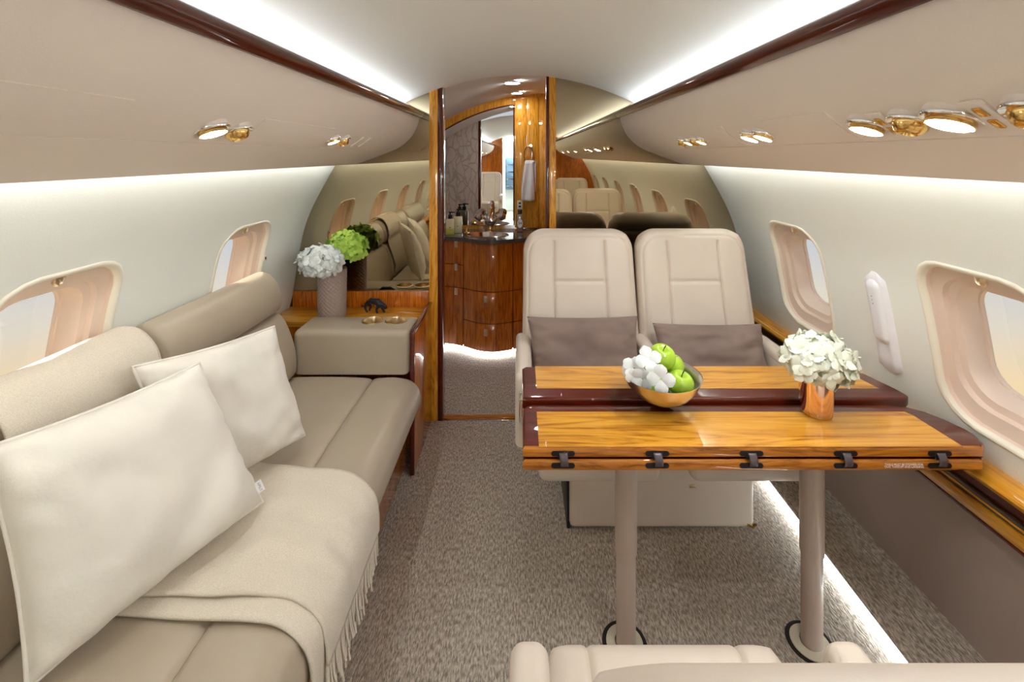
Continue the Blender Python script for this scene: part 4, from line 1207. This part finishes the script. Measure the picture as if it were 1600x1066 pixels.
def floret_mesh(name, mat, size, curl=0.25, n=4):
    bm = B()
    for k in range(n):
        a = 2 * math.pi * k / n
        def f(u, v, a=a):
            r = size * (0.06 + 0.94 * v)
            wdt = size * 0.50 * math.sin(math.pi * min(0.97, 0.06 + 0.86 * v ** 1.25)) * (2 * u - 1)
            z = size * (curl * v * v * 1.0 - 0.12 * (2 * u - 1) ** 2 * v + 0.10 * math.sin(3 * v))
            c, s = math.cos(a), math.sin(a)
            return (c * r - s * wdt, s * r + c * wdt, z)
        grid(bm, f, 3, 4)
    me = bpy.data.meshes.new(name); bm.to_mesh(me); bm.free(); me.shade_smooth()
    me.materials.append(MATS[mat])
    return me
FL = {m: [floret_mesh('floret', m, 1.0, c) for c in (0.10, 0.28, 0.45)] for m in ('petal_white', 'petal_cream', 'petal_green')}
def bloom(name, label, ctr, rad, mat, count, size, seed, stem_to, group='hydrangea blooms', lowcut=-0.5):
    ctr = Vector(ctr); r = random.Random(seed)
    t = thing(name, label, 'flower', tuple(ctr), group)
    bm = B(); bmesh.ops.create_icosphere(bm, subdivisions=3, radius=1)
    for v in bm.verts: v.co = Vector((v.co.x * rad[0], v.co.y * rad[1], v.co.z * rad[2])) * 0.60 + ctr
    obj('flower_core', bm, 'leaf_core' if mat == 'petal_green' else mat, t, 80)
    bm = B(); tube(bm, [ctr, (ctr + Vector(stem_to)) / 2, stem_to], 0.004, 6); obj('stem', bm, 'leaf_core', t)
    k = 0; ga = math.pi * (3 - math.sqrt(5))
    for i in range(count):
        z = 1 - (1 - lowcut) * (i + 0.5) / count
        rr = math.sqrt(max(0, 1 - z * z)); a = ga * i
        d = Vector((rr * math.cos(a), rr * math.sin(a), z))
        d = (d + Vector((r.uniform(-.12, .12), r.uniform(-.12, .12), r.uniform(-.12, .12)))).normalized()
        k2 = r.uniform(0.86, 1.04)
        p = ctr + Vector((d.x * rad[0], d.y * rad[1], d.z * rad[2])) * k2
        o = bpy.data.objects.new('floret', FL[mat][i % 3]); COL.objects.link(o)
        o.parent = t; o.location = p - ctr
        tl = (d + Vector((r.uniform(-.35, .35), r.uniform(-.35, .35), r.uniform(-.35, .35)))).normalized()
        q = tl.to_track_quat('Z', 'Y')
        o.rotation_mode = 'QUATERNION'
        from mathutils import Quaternion
        o.rotation_quaternion = q @ Quaternion((0, 0, 1), r.uniform(0, 6.28))
        s = size * r.uniform(0.85, 1.15); o.scale = (s, s, s)
    return t
VX, VY = 0.836, 1.255
VY = 1.262
t = thing('flower_cup', 'rose gold metal cup vase on the table', 'vase', (VX, VY, ZN))
bm = B(); lathe(bm, [(0.0, ZN + 0.0008), (0.036, ZN + 0.0008), (0.0385, ZN + 0.003), (0.040, ZN + 0.02), (0.0455, ZN + 0.118), (0.044, ZN + 0.118), (0.0385, ZN + 0.02), (0.0, ZN + 0.012)], (VX, VY, 0), 40, cap=False)
obj('cup_body', bm, 'rose_gold', t, 50)
bloom('hydrangea', 'white hydrangea bunch in the rose gold cup', (VX + 0.008, VY, ZN + 0.152), (0.088, 0.075, 0.058), 'petal_cream', 90, 0.028, 11, (VX, VY, ZN + 0.05), lowcut=-0.75)
# blossoms in the bowl
t = thing('blossom_sprig', 'loose white hydrangea blossoms among the apples in the bowl', 'flower', (BX - 0.05, BY - 0.06, BZ + 0.08))
vdir = (Vector((0, 0, 1.4)) - Vector((BX, BY, BZ + .1))).normalized()
for k, (dx, dy, dz, s, rot) in enumerate([(-0.046, -0.030, 0.136, 0.037, 0.4), (-0.084, -0.018, 0.105, 0.034, 1.0), (-0.026, -0.080, 0.104, 0.038, 0.1), (-0.068, -0.048, 0.090, 0.032, 0.8), (-0.090, -0.040, 0.090, 0.024, 0.2)]):
    o = bpy.data.objects.new('floret', FL['petal_white'][k % 2]); COL.objects.link(o); o.parent = t
    o.location = Vector((BX + dx, BY + dy, BZ + dz)) - t.location
    d = (vdir + Vector((0.15 * math.sin(k * 2), 0, 0.35 * math.cos(k)))).normalized()
    o.rotation_mode = 'QUATERNION'
    from mathutils import Quaternion
    o.rotation_quaternion = d.to_track_quat('Z', 'Y') @ Quaternion((0, 0, 1), rot)
    o.scale = (s, s, s)
# vase on the cabinet with relief
CX, CY, CZ = -0.930, 2.222, 0.602
t = thing('vase', 'tall taupe cylinder vase with woven relief on the end cabinet', 'vase', (CX, CY, CZ))
bm = B()
def vs(u, v):
    a = 2 * math.pi * u; k = 0.5 + 0.5 * math.cos(u * 2 * math.pi * 20) * math.cos(v * math.pi * 24)
    r = 0.0635 + 0.003 * v + 0.0036 * k
    return (CX + r * math.cos(a), CY + r * math.sin(a), CZ + 0.001 + 0.235 * v)
grid(bm, vs, 156, 102, cu=True)
lathe(bm, [(0.066, CZ + 0.236), (0.060, CZ + 0.237), (0.058, CZ + 0.02), (0, CZ + 0.015)], (CX, CY, 0), 40, cap=False)
lathe(bm, [(0.0635, CZ + 0.001), (0, CZ + 0.001)], (CX, CY, 0), 40, cap=False)
obj('vase_body', bm, 'vase_taupe', t, 80)
bloom('hydrangea', 'white hydrangea head at the front of the tall taupe vase', (CX - 0.022, CY - 0.078, CZ + 0.290), (0.100, 0.062, 0.070), 'petal_white', 80, 0.030, 5, (CX, CY, CZ + 0.1), lowcut=-0.8)
bloom('hydrangea', 'lime green hydrangea head behind the white one in the vase', (CX + 0.052, CY + 0.052, CZ + 0.334), (0.098, 0.064, 0.076), 'petal_green', 110, 0.024, 6, (CX, CY, CZ + 0.1), lowcut=-0.8)

# black panther figurine (one skinned body)
def panther(loc, s, label):
    vs = [(0, 0, .56), (-.22, 0, .60), (.25, 0, .55), (.42, 0, .50), (.58, 0, .40), (.70, 0, .30), (.80, 0, .24),            # 0 mid,1 rump,2 chest,3 shoulder,4 neck,5 head,6 muzzle
          (-.30, .09, .40), (-.20, .10, .22), (-.30, .10, .04), (-.22, .10, .02),                                             # hind leg A
          (-.36, -.09, .38), (-.42, -.10, .24), (-.32, -.10, .05), (-.24, -.10, .02),                                         # hind leg B
          (.40, .09, .34), (.48, .10, .18), (.58, .10, .03), (.64, .10, .02),                                                 # fore leg A
          (.32, -.09, .32), (.24, -.10, .18), (.28, -.10, .03), (.34, -.10, .02),                                             # fore leg B
          (-.34, 0, .52), (-.46, 0, .36), (-.58, 0, .24), (-.68, 0, .26), (-.70, 0, .36), (.68, .07, .40), (.68, -.07, .40)]
    ed = [(0, 1), (0, 2), (2, 3), (3, 4), (4, 5), (5, 6), (1, 7), (7, 8), (8, 9), (9, 10), (1, 11), (11, 12), (12, 13), (13, 14), (3, 15), (15, 16), (16, 17), (17, 18),
          (3, 19), (19, 20), (20, 21), (21, 22), (1, 23), (23, 24), (24, 25), (25, 26), (26, 27), (5, 28), (5, 29)]
    rad = [.135, .145, .15, .14, .105, .10, .06, .085, .055, .04, .035, .085, .055, .04, .035, .075, .05, .042, .035, .075, .05, .042, .035, .05, .03, .026, .024, .02, .025, .025]
    me = bpy.data.meshes.new('panther_figurine'); me.from_pydata([(x * s, y * s, z * s) for x, y, z in vs], ed, [])
    o = link('panther_figurine', me, 'bronze_black'); o.location = loc; o.rotation_euler = (0, 0, -0.25)
    m = o.modifiers.new('skin', 'SKIN'); m.use_smooth_shade = True
    for sv, r in zip(me.skin_vertices[0].data, rad): sv.radius = (r * s * 1.3, r * s * 1.3)
    me.skin_vertices[0].data[0].use_root = True
    m2 = o.modifiers.new('sub', 'SUBSURF'); m2.levels = 2; m2.render_levels = 2
    tag(o, label, 'figurine')
panther((-0.742, 2.27, 0.6055), 0.098, 'small black stalking panther figurine on the end cabinet')

# white handset holder on the wall beside the table
H = thing('wall_handset', 'white handset in its cradle on the wall between two windows', 'handset', (1.15, 1.43, 0.86))
def hs(hw0, hw1, d0, d1, s0, s1, name, mat, bev):
    bm = B()
    s_lo, s_hi = s_of_z(s0), s_of_z(s1)
    L = s_hi - s_lo
    n = 14
    rings = []
    for k in range(n + 1):
        a = k / n
        sx = s_lo + L * a
        e = min(1, min(a, 1 - a) * L / 0.028)
        w = (hw0 + (hw1 - hw0) * a) * math.sqrt(max(0.05, 1 - (1 - e) ** 2))
        ring = []
        for j in range(9):
            q = -1 + 2 * j / 8
            dp = d0 + (d1 - d0) * math.sqrt(max(0, 1 - abs(q) ** 6)) * math.sqrt(max(0.02, 1 - (1 - e) ** 2))
            ring.append(bm.verts.new(wp(1, 1.435 + q * w, sx, -dp)))
        rings.append(ring)
    for a, b_ in zip(rings, rings[1:]):
        for j in range(8): bm.faces.new((a[j], a[j + 1], b_[j + 1], b_[j]))
    return obj(name, bm, mat, H, 60)
hs(0.046, 0.040, -0.003, 0.014, 0.700, 1.030, 'cradle', 'white_plastic', 0)
hs(0.030, 0.027, 0.006, 0.026, 0.795, 1.012, 'handset', 'white_plastic', 0)
hs(0.020, 0.018, 0.012, 0.0275, 0.865, 0.995, 'grip', 'grey_line', 0) if False else None
for k in range(3):
    p = wp(1, 1.435, s_of_z(0.955 - 0.012 * k), -0.0262)
    bm = B(); bmesh.ops.create_icosphere(bm, subdivisions=1, radius=0.0025)
    for v in bm.verts: v.co += p
    obj('button', bm, 'grey_line', H)
# small wall jack beside the end cabinet
p = wp(-1, 2.03, s_of_z(0.935), -0.001)
bm = box(B(), p.x - 0.002, p.x + 0.004, p.y - 0.012, p.y + 0.012, p.z - 0.014, p.z + 0.014, bev=0.002)
t = obj('wall_jack', bm, 'cream_plastic'); tag(t, 'small cream wall jack above the far end of the sofa', 'socket')
t['_w'] = 1
bm = box(B(), p.x + 0.003, p.x + 0.0055, p.y - 0.004, p.y + 0.004, p.z - 0.006, p.z + 0.006); obj('jack_hole', bm, 'black', t)

for o in bpy.data.objects:
    if '_w' in o: del o['_w']
